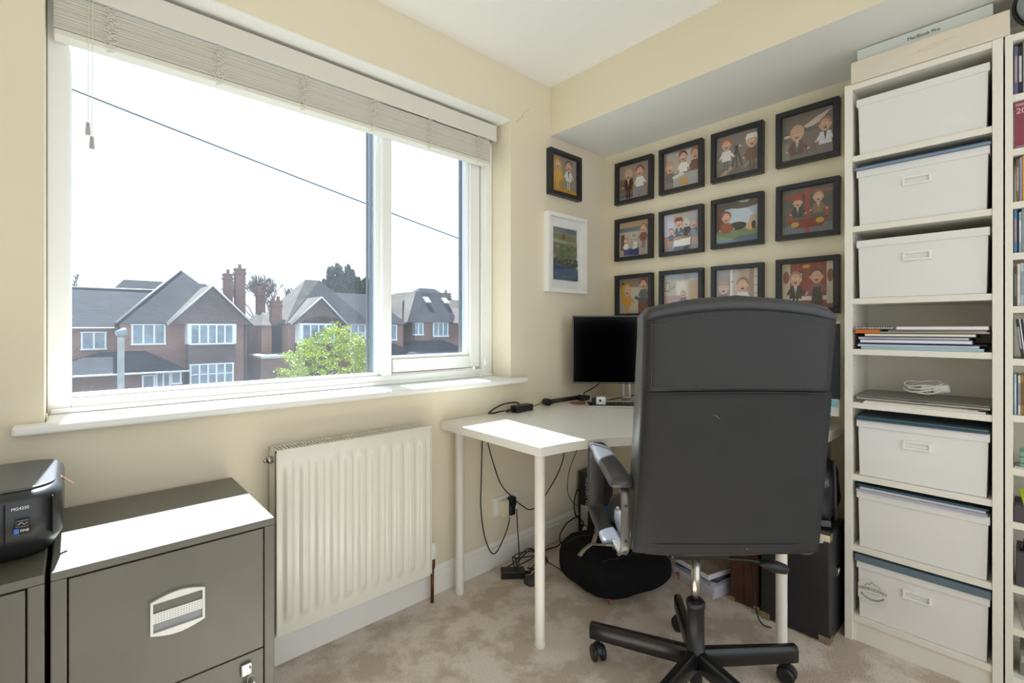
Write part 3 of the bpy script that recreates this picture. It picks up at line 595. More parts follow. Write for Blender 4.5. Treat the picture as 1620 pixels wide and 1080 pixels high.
def art(root, S, shapes, ybase, name='print'):
    cols = []; m = MB(); k = 0
    for sh in shapes:
        c = sh[-1]
        if c not in cols: cols.append(c)
        mi = cols.index(c); y = ybase-.00012*k; k += 1
        if sh[0] == 'r': P = [(sh[1],sh[2]),(sh[1]+sh[3],sh[2]),(sh[1]+sh[3],sh[2]+sh[4]),(sh[1],sh[2]+sh[4])]
        elif sh[0] == 'e': P = [(sh[1]+sh[3]*math.cos(2*math.pi*i/20), sh[2]+sh[4]*math.sin(2*math.pi*i/20)) for i in range(20)]
        else: P = sh[1]
        P = [(min(1,max(0,a)), min(1,max(0,b))) for a, b in P]
        Q = []
        for p in P:
            if not Q or abs(p[0]-Q[-1][0])+abs(p[1]-Q[-1][1]) > 1e-5: Q.append(p)
        if len(Q) > 2 and abs(Q[0][0]-Q[-1][0])+abs(Q[0][1]-Q[-1][1]) < 1e-5: Q.pop()
        if len(Q) < 3: continue
        m.face([((a-.5)*S[0], y, (b-.5)*S[1]) for a, b in Q], mi)
    return m.build(name, [col(c) for c in cols], root, recalc=False)
def frame(label, loc, rz, size, bw, dep, m_, shapes=None, tilt=0, matted=None, group=None):
    # local: x right, y into wall (0 = back plane), z up
    r = thing('picture_frame', label, 'picture frame', loc, rz, group); r.rotation_euler = (0, tilt, rz)
    w, h = size[0]/2, size[1]/2
    m = MB(); m.box(-w, w, -dep, 0, h-bw, h); m.box(-w, w, -dep, 0, -h, -h+bw); m.box(-w, -w+bw, -dep, 0, -h+bw, h-bw); m.box(w-bw, w, -dep, 0, -h+bw, h-bw)
    m.build('frame', m_, r, bevel=.0012)
    iw, ih = size[0]-2*bw, size[1]-2*bw
    MB().box(-iw/2, iw/2, -.006, -.001, -ih/2, ih/2).build('backing_board', m_, r)
    if matted:
        mw, mh = matted; mm = MB(); y = (-.012, -.008)
        mm.box(-iw/2, iw/2, y[0], y[1], mh/2, ih/2); mm.box(-iw/2, iw/2, y[0], y[1], -ih/2, -mh/2); mm.box(-iw/2, -mw/2, y[0], y[1], -mh/2, mh/2); mm.box(mw/2, iw/2, y[0], y[1], -mh/2, mh/2)
        mm.build('mount', mat('mount_card', '#f3f2ee', .8), r); art(r, (mw, mh), shapes, -.0065)
    else: art(r, (iw, ih), shapes, -.0085)
    g = MB().box(-iw/2, iw/2, -dep+.010, -dep+.0085, -ih/2, ih/2).build('glazing', picglass_m, r)
    return r
names = list(A_.keys())
grid_lab = [n_ for n_ in names[:12]]
ycen = (1.553, 1.262, .971, .668); zcen = (2.012, 1.678, 1.348)
jit = [(0,0),(0,.002),(0,.002),(0,.004),(.001,.001),(0,-.002),(0,.003),(0,.004),(0,0),(0,.001),(0,-.001),(0,.001)]
tl = [.012,-.004,.008,.003,.010,-.006,.004,.010,-.004,.003,.006,.002]
for k in range(12):
    r_, c_ = divmod(k, 4)
    row = ('top', 'middle', 'bottom')[r_]; colw = ('nearest the corner', 'second from the corner', 'third from the corner', 'nearest the white bookcase')[c_]
    frame('black frame showing '+names[k], (XB-.0005, ycen[c_]+jit[k][0], zcen[r_]+jit[k][1]), math.radians(-90), (.247, .247), .022, .032, frame_m, A_[names[k]], tilt=tl[k], group='square black frames on the picture wall')
frame('black frame showing two figures in pale and yellow outfits, alone on the window wall', (2.008, YA-.0005, 2.008), 0, (.262, .247), .022, .034, frame_m, A_[names[12]])
sea = [('r',0,0,1,1,'#6e7b5a'),('r',0,.9,1,.1,'#6f7c8a'),('r',0,.86,1,.05,'#8d8e7c'),('p',[(0,.78),(1,.72),(1,.86),(0,.87)],'#858663'),('p',[(0,.72),(1,.68),(1,.74),(0,.78)],'#a9a78d')]
random.seed(3)
for i in range(40): sea.append(('e', random.random(), random.uniform(.42,.72), random.uniform(.04,.1), random.uniform(.01,.035), random.choice(['#868760','#97956f','#6d7355','#9d9782','#7a7a5c'])))
for i in range(45): sea.append(('e', random.random(), random.uniform(.26,.40), random.uniform(.03,.08), random.uniform(.01,.03), random.choice(['#57504d','#7d7570','#453f40','#8f8781','#66605f'])))
sea.append(('p',[(0,0),(1,0),(1,.22),(.6,.27),(.3,.25),(0,.3)],'#3d5778'))
for i in range(30): sea.append(('e', random.random(), random.uniform(.02,.2), random.uniform(.04,.12), random.uniform(.004,.012), random.choice(['#4c6a90','#34506f','#6480a0','#3d5a7d'])))
sea += [('p',[(.38,.78),(.44,.78),(.43,.88),(.39,.88)],'#a03a35'),('e',.41,.89,.02,.02,'#c79478')]
random.seed(11)
frame('white frame with a mounted photo of a rocky blue shoreline', (2.020, YA-.0005, 1.572), 0, (.330, .430), .020, .036, wframe_m, sea, matted=(.202, .290))

# ------------------------------------------------------------------ bookcases (local: x = -Y world, y = into wall)
def bookcase(label, loc, w, side, shelves, groups):
    r = thing('bookcase', label, 'bookcase', loc, math.radians(-90)); H = 2.067; D = .262
    MB().box(0, side, 0, D, 0, H).build('side_panel', shelf_m, r, bevel=.001); MB().box(w-side, w, 0, D, 0, H).build('side_panel', shelf_m, r, bevel=.001)
    MB().box(side, w-side, .002, D, H-.022, H-.001).build('top_panel', shelf_m, r, bevel=.001)
    MB().box(side, w-side, D-.006, D, .0, H-.022).build('back_panel', shelf_m, r)
    MB().box(side, w-side, .012, .028, 0, .0735).build('plinth', shelf_m, r)
    for z in shelves: MB().box(side, w-side, .003, D-.006, z-.021, z).build('shelf', shelf_m, r, bevel=.001)
    for s_ in (side+.0002, w-side-.0002):
        hm = MB()
        z = .14
        while z < 1.98:
            hm.cyl((s_-.0004,.035,z),(s_+.0004,.035,z),.0022,seg=8); hm.cyl((s_-.0004,.22,z),(s_+.0004,.22,z),.0022,seg=8); z += .04
        hm.build('peg_hole', mat('peg_grey', '#9d998c', .6), r)
    return r
B1 = (2.131, .472); S1 = [.094, .354, .617, .885, 1.083, 1.270, 1.538, 1.799]
bookcase('narrow tall white bookcase filled with white lidded boxes', (2.131, .472, 0), .415, .024, S1, None)
S2 = [.085, .235, .366, .563, .728, .892, 1.066, 1.228, 1.392, 1.549, 1.713, 1.880]
bookcase('wide white bookcase of books and discs at the right edge', (2.131, .053, 0), .80, .017, S2, None)

def lbox(label, zb, h, holder=True, x0=.036, x1=.386, dy=0):
    r = thing('storage_box', label, 'storage box', (2.131+.006, .472, zb+.0006), math.radians(-90), 'white lidded boxes in the narrow bookcase')
    hl = .026
    m = MB(); R_ = []
    for z, ins in ((0,.008),(h-hl+.004,.004)): R_.append([m.bm.verts.new(p) for p in ((x0+ins,.004+ins*.3,z),(x1-ins,.004+ins*.3,z),(x1-ins,.245,z),(x0+ins,.245,z))])
    m.skin(R_); b_ = m.build('box_body', boxp_m, r, bevel=.002)
    for p in b_.data.polygons: p.use_smooth = False
    MB().box(x0, x1, 0, .249, h-hl, h).build('lid', boxp_m, r, bevel=.0015)
    if holder:
        cx, cz = .165+.042, h*.72-.012; m = MB()
        hw, hh = .038, .0150
        m.box(cx-hw, cx+hw, -.0015, .005, cz+hh-.006, cz+hh); m.box(cx-hw, cx+hw, -.0015, .005, cz-hh, cz-hh+.006); m.box(cx-hw, cx-hw+.006, -.0015, .005, cz-hh+.006, cz+hh-.006); m.box(cx+hw-.006, cx+hw, -.0015, .005, cz-hh+.006, cz+hh-.006)
        m.build('label_holder', mat('holder_white', '#f2f1ee', .3), r, bevel=.001)
    return r
lbox('white lidded box without label holder, topmost in the narrow bookcase', 1.799, .205, False)
lbox('white lidded box second from the top of the narrow bookcase, blue card above', 1.538, .203)
lbox('white lidded box directly above the stack of magazines', 1.270, .212)
lbox('white lidded box on the shelf below the closed laptop', .617, .205)
lbox('white lidded box without label holder, under plastic wallets', .354, .205, False)
bb = lbox('white lidded box with a mountain logo sticker, lowest in the bookcase', .094, .207)
# sticker on the lowest box
MB().prism([(.040,.075),(.052,.055),(.110,.055),(.126,.075),(.126,.125),(.100,.150),(.062,.150),(.040,.125)], lambda a,b:(a,-.0006+.005,b), lambda a,b:(a,.0046+.003,b)).build('sticker', mat('sticker_grey', '#e2e0dd', .45), bb)
text('sticker_lettering', 'ABERDOVEY', .0155, mat('olive_ink', '#8d8f4c', .6), bb, (.084,.0036,.113), (math.radians(90),0,0), bend=3.0)
m = MB()
for q in range(6): m.box(.066+q*.0062, .066+q*.0062+.0045, .0034, .0038, .0965, .0985)
m.build('sticker_small_print', mat('grey_ink', '#93989c', .6), bb)
m = MB(); m.tube([(.060,.0036,.122),(.068,.0036,.131),(.073,.0036,.127),(.083,.0036,.141),(.092,.0036,.130),(.097,.0036,.134),(.108,.0036,.122)], .0009, 4)
m.tube(spl([(.050,.0036,.092),(.066,.0036,.080),(.084,.0036,.076),(.102,.0036,.080),(.118,.0036,.092)],4), .0028, 4); m.build('sticker_emblem', mat('grey_ink', '#93989c', .6), bb)

def flat(name, label, cat, x0, x1, y0, y1, z0, z1, m_, rz=0, extra=None, group=None, bev=.0008):
    cx, cy = (x0+x1)/2, (y0+y1)/2
    o = MB().box(-(x1-x0)/2, (x1-x0)/2, -(y1-y0)/2, (y1-y0)/2, 0, z1-z0).build(name, m_, bevel=bev)
    o.location = (2.131+cy, .472-cx, z0); o.rotation_euler = (0,0,math.radians(-90)+rz); tag(o, label, cat, group); return o
def pageblock(name, label, cat, x0, x1, y0, y1, z0, z1, cover, pages, rz=0, group=None):
    cx, cy = (x0+x1)/2, (y0+y1)/2; hx, hy, h = (x1-x0)/2, (y1-y0)/2, z1-z0
    r = thing(name, label, cat, (2.131+cy, .472-cx, z0), math.radians(-90)+rz, group); c = min(.002, h*.16)
    MB().box(-hx, hx, -hy, hy, 0, c).box(-hx, hx, -hy, hy, h-c, h).build('cover', cover, r); MB().box(-hx+.002, hx-.002, -hy+.001, hy, c, h-c).build('pages', pages, r)
    return r
bluc = mat('pale_blue_folder', '#a9c0cd', .4); navy = mat('navy_folder', '#3d5468', .4); steel = mat('steel_blue_card', '#7d92a8', .45); blackc = mat('black_card', '#222326', .5)
whitec = mat('white_card', '#eeeef0', .5); cardg = mat('teal_grey_card', '#5f7480', .6); orangec = mat('orange_book', '#d4702c', .45); lilac = mat('lilac_card', '#a5a3cc', .5); brnc = mat('brown_card', '#8a6a50', .6)
# card on box 2
flat('folder', 'blue-grey card folder on the second white box', 'folder', .034, .388, -.004, .235, 1.7422, 1.7500, steel); flat('folder', 'thin dark slate folder on top of the blue-grey card folder', 'folder', .045, .380, .012, .235, 1.7502, 1.7580, navy)
# magazines shelf
z = 1.0836; G = 'stack of papers and magazines on the shelf'
flat('folder', 'pale blue plastic wallet at the bottom of the paper stack', 'folder', .050,.372,.006,.225,z,z+.010, bluc, group=G); z += .0102
flat('folder', 'frosted light blue document wallet second from the stack bottom', 'folder', .038,.360,.010,.230,z,z+.008, mat('frost_blue','#c4d5dc',.35), .012, group=G); z += .0082
flat('folder', 'black ring-bound folder near the stack bottom', 'folder', .034,.380,.014,.235,z,z+.005, blackc, -.01, group=G); z += .0052
pageblock('notebook', 'thin white notebook with lilac cover in the paper stack', 'notebook', .045,.345,.004,.225,z,z+.012, lilac, whitec, .01, group=G); z += .0122
pageblock('notebook', 'white notebook with black cover in the middle of the stack', 'notebook', .040,.340,.012,.225,z,z+.010, blackc, whitec, -.015, group=G); z += .0102
pageblock('book', 'cream-paged black hardback book in the paper stack', 'book', .060,.355,.002,.22,z,z+.012, blackc, mat('cream_pages','#efe8d4',.6), .0, group=G); z += .0122
flat('magazine', 'grey magazine lying across the upper stack', 'magazine', .10,.384,.006,.22,z,z+.006, mat('mag_grey','#a3a3a0',.4), .01, group=G)
pageblock('book', 'orange paperback at the left of the paper stack', 'book', .030,.105,.0,.20,z,z+.013, orangec, orangec, .02, group=G); z += .0062
flat('magazine', 'olive and grey magazine under the thick white one', 'magazine', .13,.380,.008,.22,z,z+.005, mat('mag_olive','#8c8f7a',.4), -.012, group=G); z += .0052
pageblock('magazine', 'thick white magazine on top of the stack at right', 'magazine', .150,.384,.004,.22,z,z+.014, mat('mag_rust','#9b7462',.4), mat('mag_white','#ececf0',.4), .008, group=G)
sp_ = thing('spiral_notebook', 'spiral-bound notebook on the orange paperback', 'notebook', (2.131+.1,.472-.085,1.1586), math.radians(-90), G)
MB().box(-.052,.055,-.095,.1,-.0000,.004).build('pages', whitec, sp_)
m = MB()
for i in range(16): x = -.05+i*.0067; m.tube([(x,-.096+.004*math.cos(a),.003+.004*math.sin(a)) for a in [2*math.pi*k/8 for k in range(8)]], .0007, 4, closed=True)
m.build('spiral_wire', blkmet_m, sp_)
# laptop shelf
flat('paper_stack', 'loose white papers lying under the closed laptop', 'paper', .055,.375,.004,.22,.8856,.8915, paper_m, .01); flat('paper_stack', 'buff paper sheets directly under the closed laptop', 'paper', .062,.36,.002,.22,.8917,.8960, mat('buff_paper','#d5c9b2',.7), -.008)
flat('card', 'small tan photo card sticking out below the laptop', 'card', .335,.372,-.002,.02,.8962,.8975, brnc) 
lp = thing('laptop', 'closed silver-grey laptop on the shelf under a white cable', 'laptop', (2.131+.128,.472-.211,.8978), math.radians(-90))
MB().box(-.176,.176,-.122,.122,0,.008).build('base', mat('laptop_silver','#b5b4b2',.3,metal=.5), lp, bevel=.003)
MB().box(-.176,.176,-.122,.122,.0088,.0150).build('lid', mat('laptop_lid','#868584',.32,metal=.6), lp, bevel=.003)
MB().box(-.025,.025,-.1225,-.12,.0076,.0090).build('finger_notch', blkpla_m, lp)
cc = thing('power_cable', 'coiled white mains cable with plug on the closed laptop', 'cable', (2.245,.255,.9130), math.radians(-90))
m = MB()
pts = []
for i in range(120):
    a = 2*math.pi*i/24; rr_ = .050+.006*math.sin(i*.37); pts.append((rr_*1.05*math.cos(a), rr_*.8*math.sin(a)+.0, .012+.006*(i/24)+.020*(.5+.5*math.sin(a+.5))+.003*math.sin(i*.9)))
m.tube(pts, .0028, 7); m.build('cord', wcable_m, cc)
MB().obox((.004,-.02,.030),(.030,.024,.024),(.2,.3,.3)).build('plug', wcable_m, cc, bevel=.005)
MB().obox((.042,-.012,.034),(.048,.03,.028),(0,-.15,.35)).build('power_adapter', wcable_m, cc, bevel=.006)
MB().cyl((-.004,-.032,.016),(.0,-.036,.012),.006,seg=12).cyl((.006,-.035,.022),(.009,-.045,.020),.002,seg=8).build('plug_pin', chrome_m, cc)
# wallets on the lower boxes
flat('folder', 'dark blue plastic folder on the box below the laptop', 'folder', .038,.380,-.002,.235,.8225,.8290, navy, .01); flat('folder', 'teal grey folder topmost on the box below the laptop', 'folder', .040,.385,.006,.23,.8292,.8350, mat('tealfold','#56707b',.35), -.012)
flat('plastic_wallet', 'clear grey plastic wallets on the unlabelled lower box', 'folder', .036,.380,-.002,.235,.5597,.5680, mat('wallet_grey','#a9adba',.3), .0); flat('plastic_wallet', 'crumpled pale wallet over the clear grey wallets', 'folder', .045,.375,.004,.23,.5682,.5760, mat('wallet_pale','#c3c5d0',.3), .012); flat('folder', 'dark teal folder topmost on the unlabelled lower box', 'folder', .038,.384,.010,.235,.5762,.5830, mat('dteal','#34525e',.4), -.01)
flat('box_file', 'slate grey flat card box on the sticker box', 'box', .032,.388,.000,.235,.3012,.3250, cardg)
# boxes on top of the bookcases
t = thing('product_box', 'wide flat cream box lying on the top front of bookcases', 'box', (2.131,.452,2.0675), math.radians(-90))
MB().box(.0,.410,-.004,.028,0,.078).build('box_shell', mat('cream_card','#e3d8c6',.6,var=.03), t, bevel=.003)
m = MB()
for i in range(3): m.box(.17+.02*i,.25+.02*i,-.0045,-.004,.034+.007*i,.0350+.007*i)
m.build('faint_print', mat('faint_tan','#cdbfa8',.7), t)
t = thing('laptop_box', 'white laptop box standing behind the cream box', 'box', (2.165,.440,2.0675), math.radians(-90))
MB().box(.0,.360,0,.20,0,.134).build('box_shell', mat('laptop_box_white','#e2e6e2',.5), t, bevel=.002)
text('box_lettering', 'MacBook Pro', .0160, mat('grey_ink_dark','#55585a',.5), t, (.190,-.0006,.110), (math.radians(90),0,0))
t = thing('headset', 'grey oval shell with black rim on the right bookcase', 'headset', (2.16,-.037,2.069), 0)
m = MB(); m.skin([m.ring((x,0,.075), (1,.35,-.15), r, 28) for x, r in ((-.035,.030),(-.03,.055),(-.015,.068),(.02,.072))]); m.build('shell', mat('shell_grey','#8f9491',.3), t, smooth=True)
m = MB(); m.tube([(.0-.02+.025*math.sin(a)*-.35, .071*math.cos(a), .075+.072*math.sin(a)) for a in [2*math.pi*k/32 for k in range(32)]], .005, 8, closed=True); m.build('rim', blkpla_m, t)
MB().box(-.02,.03,-.02,.02,0,.012).build('foot', blkpla_m, t, bevel=.004)

# books and discs in the right bookcase
def spine(kind, label, shelf, y0, wd, h, dep, m_, x=.012, lean=0, group=None, pages=None, strip=None):
    r = thing(kind, label, 'book' if kind == 'book' else 'disc case', (2.131+x, y0, S2[shelf]+.0006), math.radians(-90), group); r.rotation_euler = (0, lean, math.radians(-90))
    MB().box(0, wd, 0, dep, 0, h).build('case' if kind != 'book' else 'cover', m_, r, bevel=.0008)
    if strip: MB().box(wd*.2, wd*.8, -.0004, .001, h*.25, h*.8).build('spine_label', strip, r)
    return r
def Mx(n, h): return mat('spine_'+n, h, .35, var=.12, vscale=40)
yb = .0335
def row(shelf, items, kind, x=.012, h=.125, dep=.13, group=None, y=None, gap=.0006):
    yy = y if y is not None else yb
    for desc, wd, hexc, hh, st in items:
        spine(kind, desc, shelf, yy, wd, hh or h, dep, Mx(hexc[1:], hexc), x=x, group=group, strip=Mx(st[1:], st) if st else None); yy -= wd+gap
row(11, [('purple-blue spined book at the left of the top shelf', .008, '#64628e', .150, '#b89a9a'), ('black book with white spine letters on the top shelf', .009, '#1f2430', .146, '#c9ccd0'), ('grey slim book on the top shelf', .005, '#8e8d86', .158, None), ('salmon spined book on the top shelf', .018, '#dba183', .160, '#b98468'), ('navy thick book at the end of the top shelf', .02, '#2f3a58', .15, None)], 'book', group='books on the top shelf of the right bookcase')
t = thing('book', 'large dark red book printed 2001 facing outward', 'book', (2.131+.014, .0330, S2[10]+.0006), math.radians(-90)); MB().box(0,.115,0,.03,0,.143).build('cover', mat('maroon_cover','#8e4257',.35,var=.05), t, bevel=.001)
text('cover_lettering', '2001', .023, mat('pale_pink_ink','#ddc9c6',.5), t, (.026,-.0005,.115), (math.radians(90),0,0)); MB().box(.002,.11,-.0004,.001,.132,.134).box(.002,.11,-.0004,.001,.137,.1385).box(.002,.11,-.0004,.001,.006,.0075).build('cover_rule', mat('pale_pink_ink','#ddc9c6',.5), t)
row(9, [('brown and olive disc case at the left of its shelf', .006, '#7a6a3a', .132, '#b9a89a'), ('lilac-spined disc case left of the bright yellow one', .006, '#9892bd', .136, None), ('bright yellow disc case on the third shelf', .007, '#dca32a', .140, None), ('deep orange disc case beside the yellow one', .008, '#c7732c', .138, None), ('grey disc case right of the deep orange one', .012, '#8b8a88', .13, None)], 'disc_case', group='disc cases on the third shelf', y=.029)
row(8, [('blue disc case with pink lower spine on fourth shelf', .006, '#4f86b8', .133, '#c08f9a'), ('black slim disc case beside the blue one', .003, '#1a1c20', .125, None), ('pale blue patterned disc case beside the black slim one', .005, '#9cb7c6', .125, '#e1e7ea'), ('silver grey disc case in a clear sleeve', .008, '#8f979b', .134, None), ('dark grey disc case at the fourth shelf end', .012, '#54575b', .13, None)], 'disc_case', group='disc cases on the fourth shelf')
row(7, [('charcoal disc case at the left of the fifth shelf', .006, '#4a4845', .125, '#7f7c78'), ('cream disc case beside the charcoal one', .006, '#ded8c8', .130, None), ('icy blue disc case on the fifth shelf', .007, '#b9c7d3', .132, '#8497a8'), ('tan disc case on the fifth shelf', .006, '#a59576', .131, None), ('mid grey disc case on the fifth shelf', .012, '#77777a', .13, None)], 'disc_case', group='disc cases on the fifth shelf')
yy = .0185
for d_, wd, hx, st in (('black disc case leaning leftmost under the fifth shelf', .006, '#2e3033', '#a9acb0'), ('white slim disc case leaning beside the black one', .003, '#e2e3e6', None), ('navy slim disc case leaning beside the white one', .004, '#27303f', None), ('pale tan slim disc case leaning beside the navy one', .004, '#cfc4b2', None), ('slate disc case leaning last in its row', .010, '#596069', None)):
    spine('disc_case', d_, 6, yy, wd, .122, .13, Mx(hx[1:], hx), lean=-.10, group='leaning disc cases on the sixth shelf', strip=Mx(st[1:], st) if st else None); yy -= wd+.001
row(5, [('light blue disc case at the left of its row', .005, '#a9c3d2', .124, '#cfe0e8'), ('dark slim disc case behind the light blue one', .002, '#2c3640', .124, None), ('white disc case with mauve print above the peg holes', .005, '#dcdad8', .122, '#8d86a8'), ('brown and gold disc case beside the mauve-printed one', .006, '#9a7c48', .124, '#6e5a38'), ('gold wide disc case at the end of its row', .018, '#a98a42', .124, None)], 'disc_case', group='disc cases above the peg holes')
def bitem(name, label, cat, y1, wd, shelf, x, dep, h, m_, parts=None):
    r = thing(name, label, cat, (2.131+x, y1, S2[shelf]+.0006), math.radians(-90)); MB().box(0, wd, 0, dep, 0, h).build('box_body', m_, r, bevel=.003); return r
t = bitem('tin', 'small teal green tin with dark bands on the right bookcase', 'tin', .0225, .06, 4, .02, .08, .050, mat('teal_tin','#7fa698',.4)); MB().box(-.0004,.0604,-.0004,.0804,.015,.017).box(-.0004,.0604,-.0004,.0804,.034,.036).build('band', blackc, t)
o = MB().box(0,.08,0,.09,0,.003).build('saucer', wcable_m); o.parent = t; o.location = (-.01,-.006,-.0003); o['label'] = 'white tray under the tin'
t = bitem('desk_tidy', 'dark grey card box with lime green paper inside', 'box', .0345, .10, 3, .005, .13, .050, mat('dark_card','#4b484c',.6)); MB().obox((.055,.06,.060),(.08,.10,.004),(.35,.12,.2)).build('lime_paper', mat('lime','#c2e03c',.5), t)
t = bitem('pen_box', 'dark grey open box of black pens', 'box', .030, .10, 2, .010, .12, .105, mat('dark_card','#4b484c',.6))
m = MB()
for i in range(9): a = random.uniform(-.3,.3); m.cyl((.012+.006*i,.02+.01*(i%4),.100),(.012+.006*i+.03*a,.02+.01*(i%4)-.01,.135+.008*(i%3)),.0035,seg=8)
m.build('pen', blkpla_m, t)
o = MB().box(0,.12,0,.20,0,.006).build('magazine', mat('mag_pink','#d3c6c6',.4), bevel=.001); o.location = (2.131+.012,.012,S2[1]+.0006); o.rotation_euler = (0,0,math.radians(-84)); tag(o, 'white and pink magazine on the second-lowest shelf at right edge', 'magazine')
t = bitem('card_box', 'grey plastic box on the lowest shelf at right edge', 'box', .022, .06, 0, .03, .10, .078, mat('grey_tub','#7d807c',.5)); MB().box(.004,.056,-.0006,.001,.04,.060).build('box_label', mat('tub_label','#a8aaa6',.5), t)

# ------------------------------------------------------------------ desk items
F = Vector((math.sin(math.radians(42.6)), math.cos(math.radians(42.6)), 0)); Rr = Vector((F.y, -F.x, 0))
def cam_at(w, px): return F*w+Rr*(w*(px-810)/753.8)
mo = thing('monitor', 'black desktop monitor with grey bezel in the desk corner', 'monitor', (2.178, 1.499, T+.0005), math.radians(-46))
hw, z0, z1 = .262, .110, .478
MB().box(-hw, hw, -.012, .012, z0, z1).build('bezel', mat('bezel_grey','#5e5c58',.35,metal=.4), mo, bevel=.003)
MB().box(-hw+.007, hw-.007, -.0128, -.010, z0+.009, z1-.007).build('screen', screen_m, mo)
MB().box(-.15,.15,.012,.035,z0+.08,z1-.07).build('rear_housing', blkpla_m, mo, bevel=.008)
MB().box(-.004+.018,.010+.018,.035,.05,.01,.25).box(.030+.018,.044+.018,.035,.05,.01,.25).box(.014,.062,.034,.050,.2,.26).box(.014,.062,.034,.050,.01,.035).build('stand', chrome_m, mo, bevel=.002)
MB().box(-.08,.12,.013,.085,0,.010).build('base', silver_m, mo, bevel=.003)
im = thing('desktop_computer', 'slim all-in-one computer with dark screen and white chin behind chair', 'computer', (2.20,.765,T+.0005), math.radians(-90))
hw = .262
MB().box(-hw,hw,-.010,.012,.132,.428).build('bezel', mat('imac_black','#2d3036',.3), im, bevel=.003)
MB().box(-hw+.004,hw-.004,-.0108,-.008,.136,.424).build('screen', mat('slate_screen','#353a42',.2), im)
MB().box(-hw,hw,-.010,.012,.064,.132).build('chin', mat('chin_white','#e1dfd8',.35), im, bevel=.003); MB().box(-hw,hw,-.008,.012,.428,.434).build('top_edge', mat('chin_white','#e1dfd8',.35), im)
MB().box(.225,.258,-.0125,-.0102,.100,.128).build('sticky_note', mat('sticky_blue','#8fc3d8',.7), im)
MB().box(-.09,.09,.012,.1,.0,.008).box(-.09,.09,.05,.058,.008,.2).build('stand', silver_m, im)
kb = thing('keyboard', 'black and silver keyboard below the monitor', 'keyboard', (2.135,1.440,T+.0005), math.radians(-46))
MB().box(-.205,.205,-.062,.062,0,.009).build('tray', mat('kb_silver','#c9c8c2',.35), kb, bevel=.003)
m = MB()
for r_ in range(6):
    for c_ in range(20): x = -.196+c_*.0198; y = -.052+r_*.0180; m.box(x, x+.0165, y, y+.0148, .009, .014)
m.build('keys', blkpla_m, kb)
wc = thing('webcam', 'small white camera with round black lens on the desk', 'camera', (2.03,1.520,T+.0005), math.radians(-46))
MB().box(-.026,.026,-.016,.020,0,.052).build('camera_body', mat('cam_white','#e9e9ec',.35), wc, bevel=.012, seg=3)
MB().cyl((-.006,-.0175,.034),(-.006,-.015,.034),.006,seg=16).build('lens', blkgl_m, wc)
MB().box(-.046,-.024,.0,.014,.004,.046).box(-.05,-.026,-.004,.018,.0,.006).build('clip', blkpla_m, wc, bevel=.002)
MB().box(-.005,.022,-.0168,-.0155,.0235,.0245).build('seam_line', grey_m, wc)
dc = thing('disc_coaster', 'red and gold printed disc lying on the desk', 'disc', (2.030,1.665,T+.0005))
MB().cyl((0,0,0),(0,0,.0014),.050,seg=40).build('disc', mat('disc_red','#9c4a4a',.3,var=.3,vscale=25), dc); MB().cyl((0,0,.0014),(0,0,.0018),.028,seg=32).build('disc_print', mat('disc_gold','#b9993f',.35,var=.3,vscale=60), dc); MB().cyl((0,0,.0018),(0,0,.0022),.011,seg=24).build('hub', grey_m, dc)
ma = thing('microphone_arm', 'folded black boom arm lying on the desk by the wall', 'boom arm', (1.98,1.715,T+.0005), math.radians(-8))
m = MB()
m.cyl((-.13,0,.018),(.10,.0,.024),.011,seg=16); m.cyl((-.13,.0,.024),(.10,.0,.030),.006,seg=10); m.build('tube', blkpla_m, ma)
MB().cyl((-.135,-.018,.019),(-.135,.018,.019),.018,seg=20).cyl((-.12,-.016,.0180),(-.12,.016,.0180),.012,seg=16).build('pivot', blkpla_m, ma)
MB().cyl((.11,-.018,.020),(.11,.016,.020),.017,seg=20).cyl((.14,-.016,.018),(.14,.012,.018),.014,seg=16).box(.09,.165,-.012,.012,.008,.030).build('clamp', blkpla_m, ma)
MB().tube([(.10,-.01,.041),(.12,-.008,.046),(.145,-.004,.040)], .003, 6).build('cable_tie', wcable_m, ma)
ad = thing('power_adapter', 'black power brick with cables on the desk by the wall', 'power adapter', (1.628,1.700,T+.0005), math.radians(4))
MB().box(-.058,.062,-.024,.024,0,.032).build('brick', blkpla_m, ad, bevel=.004); MB().cyl((-.058,0,.015),(-.105,.0,.013),.0095,.007,seg=12).build('connector', blkpla_m, ad)
# keyboard papers near right wing
o = MB().box(-.06,.06,-.10,.10,0,.003).build('paper_sheet', paper_m); o.location = (2.02,.64,T+.0008); o.rotation_euler = (0,0,.35); tag(o, 'white printed sheet on the right end of the desk', 'paper')
def cable(label, pts, r=.0028, n=7, m_=None, name='cable', cat='cable'):
    o = MB().tube(spl(pts, n), r, 8).build(name, m_ or cable_m); tag(o, label, cat); return o
cable('short black lead looping over the desk edge from the power brick', [(1.518,1.702,T+.014),(1.49,1.712,T+.012),(1.475,1.735,T+.004),(1.467,1.752,T+.003)], .0035)
cable('black lead arching from brick over the back edge of the desk', [(1.63,1.72,T+.036),(1.60,1.722,T+.044),(1.54,1.73,T+.042),(1.49,1.742,T+.025),(1.455,1.748,T+.004)], .0035)
cable('thin black lead from the power brick to the boom arm', [(1.695,1.70,T+.012),(1.76,1.712,T+.02),(1.80,1.716,T+.024),(1.835,1.714,T+.012),(1.85,1.712,T+.008)], .002)
cable('black monitor cable drooping from monitor to the boom arm', [(2.13,1.60,T+.11),(2.11,1.65,T+.07),(2.09,1.68,T+.05),(2.13,1.71,T+.03)], .0032)
cable('black cable behind the keyboard in the desk corner', [(2.20,1.62,T+.004),(2.24,1.58,T+.014),(2.29,1.52,T+.03),(2.36,1.42,T+.05),(2.385,1.3,T+.07)], .0028)

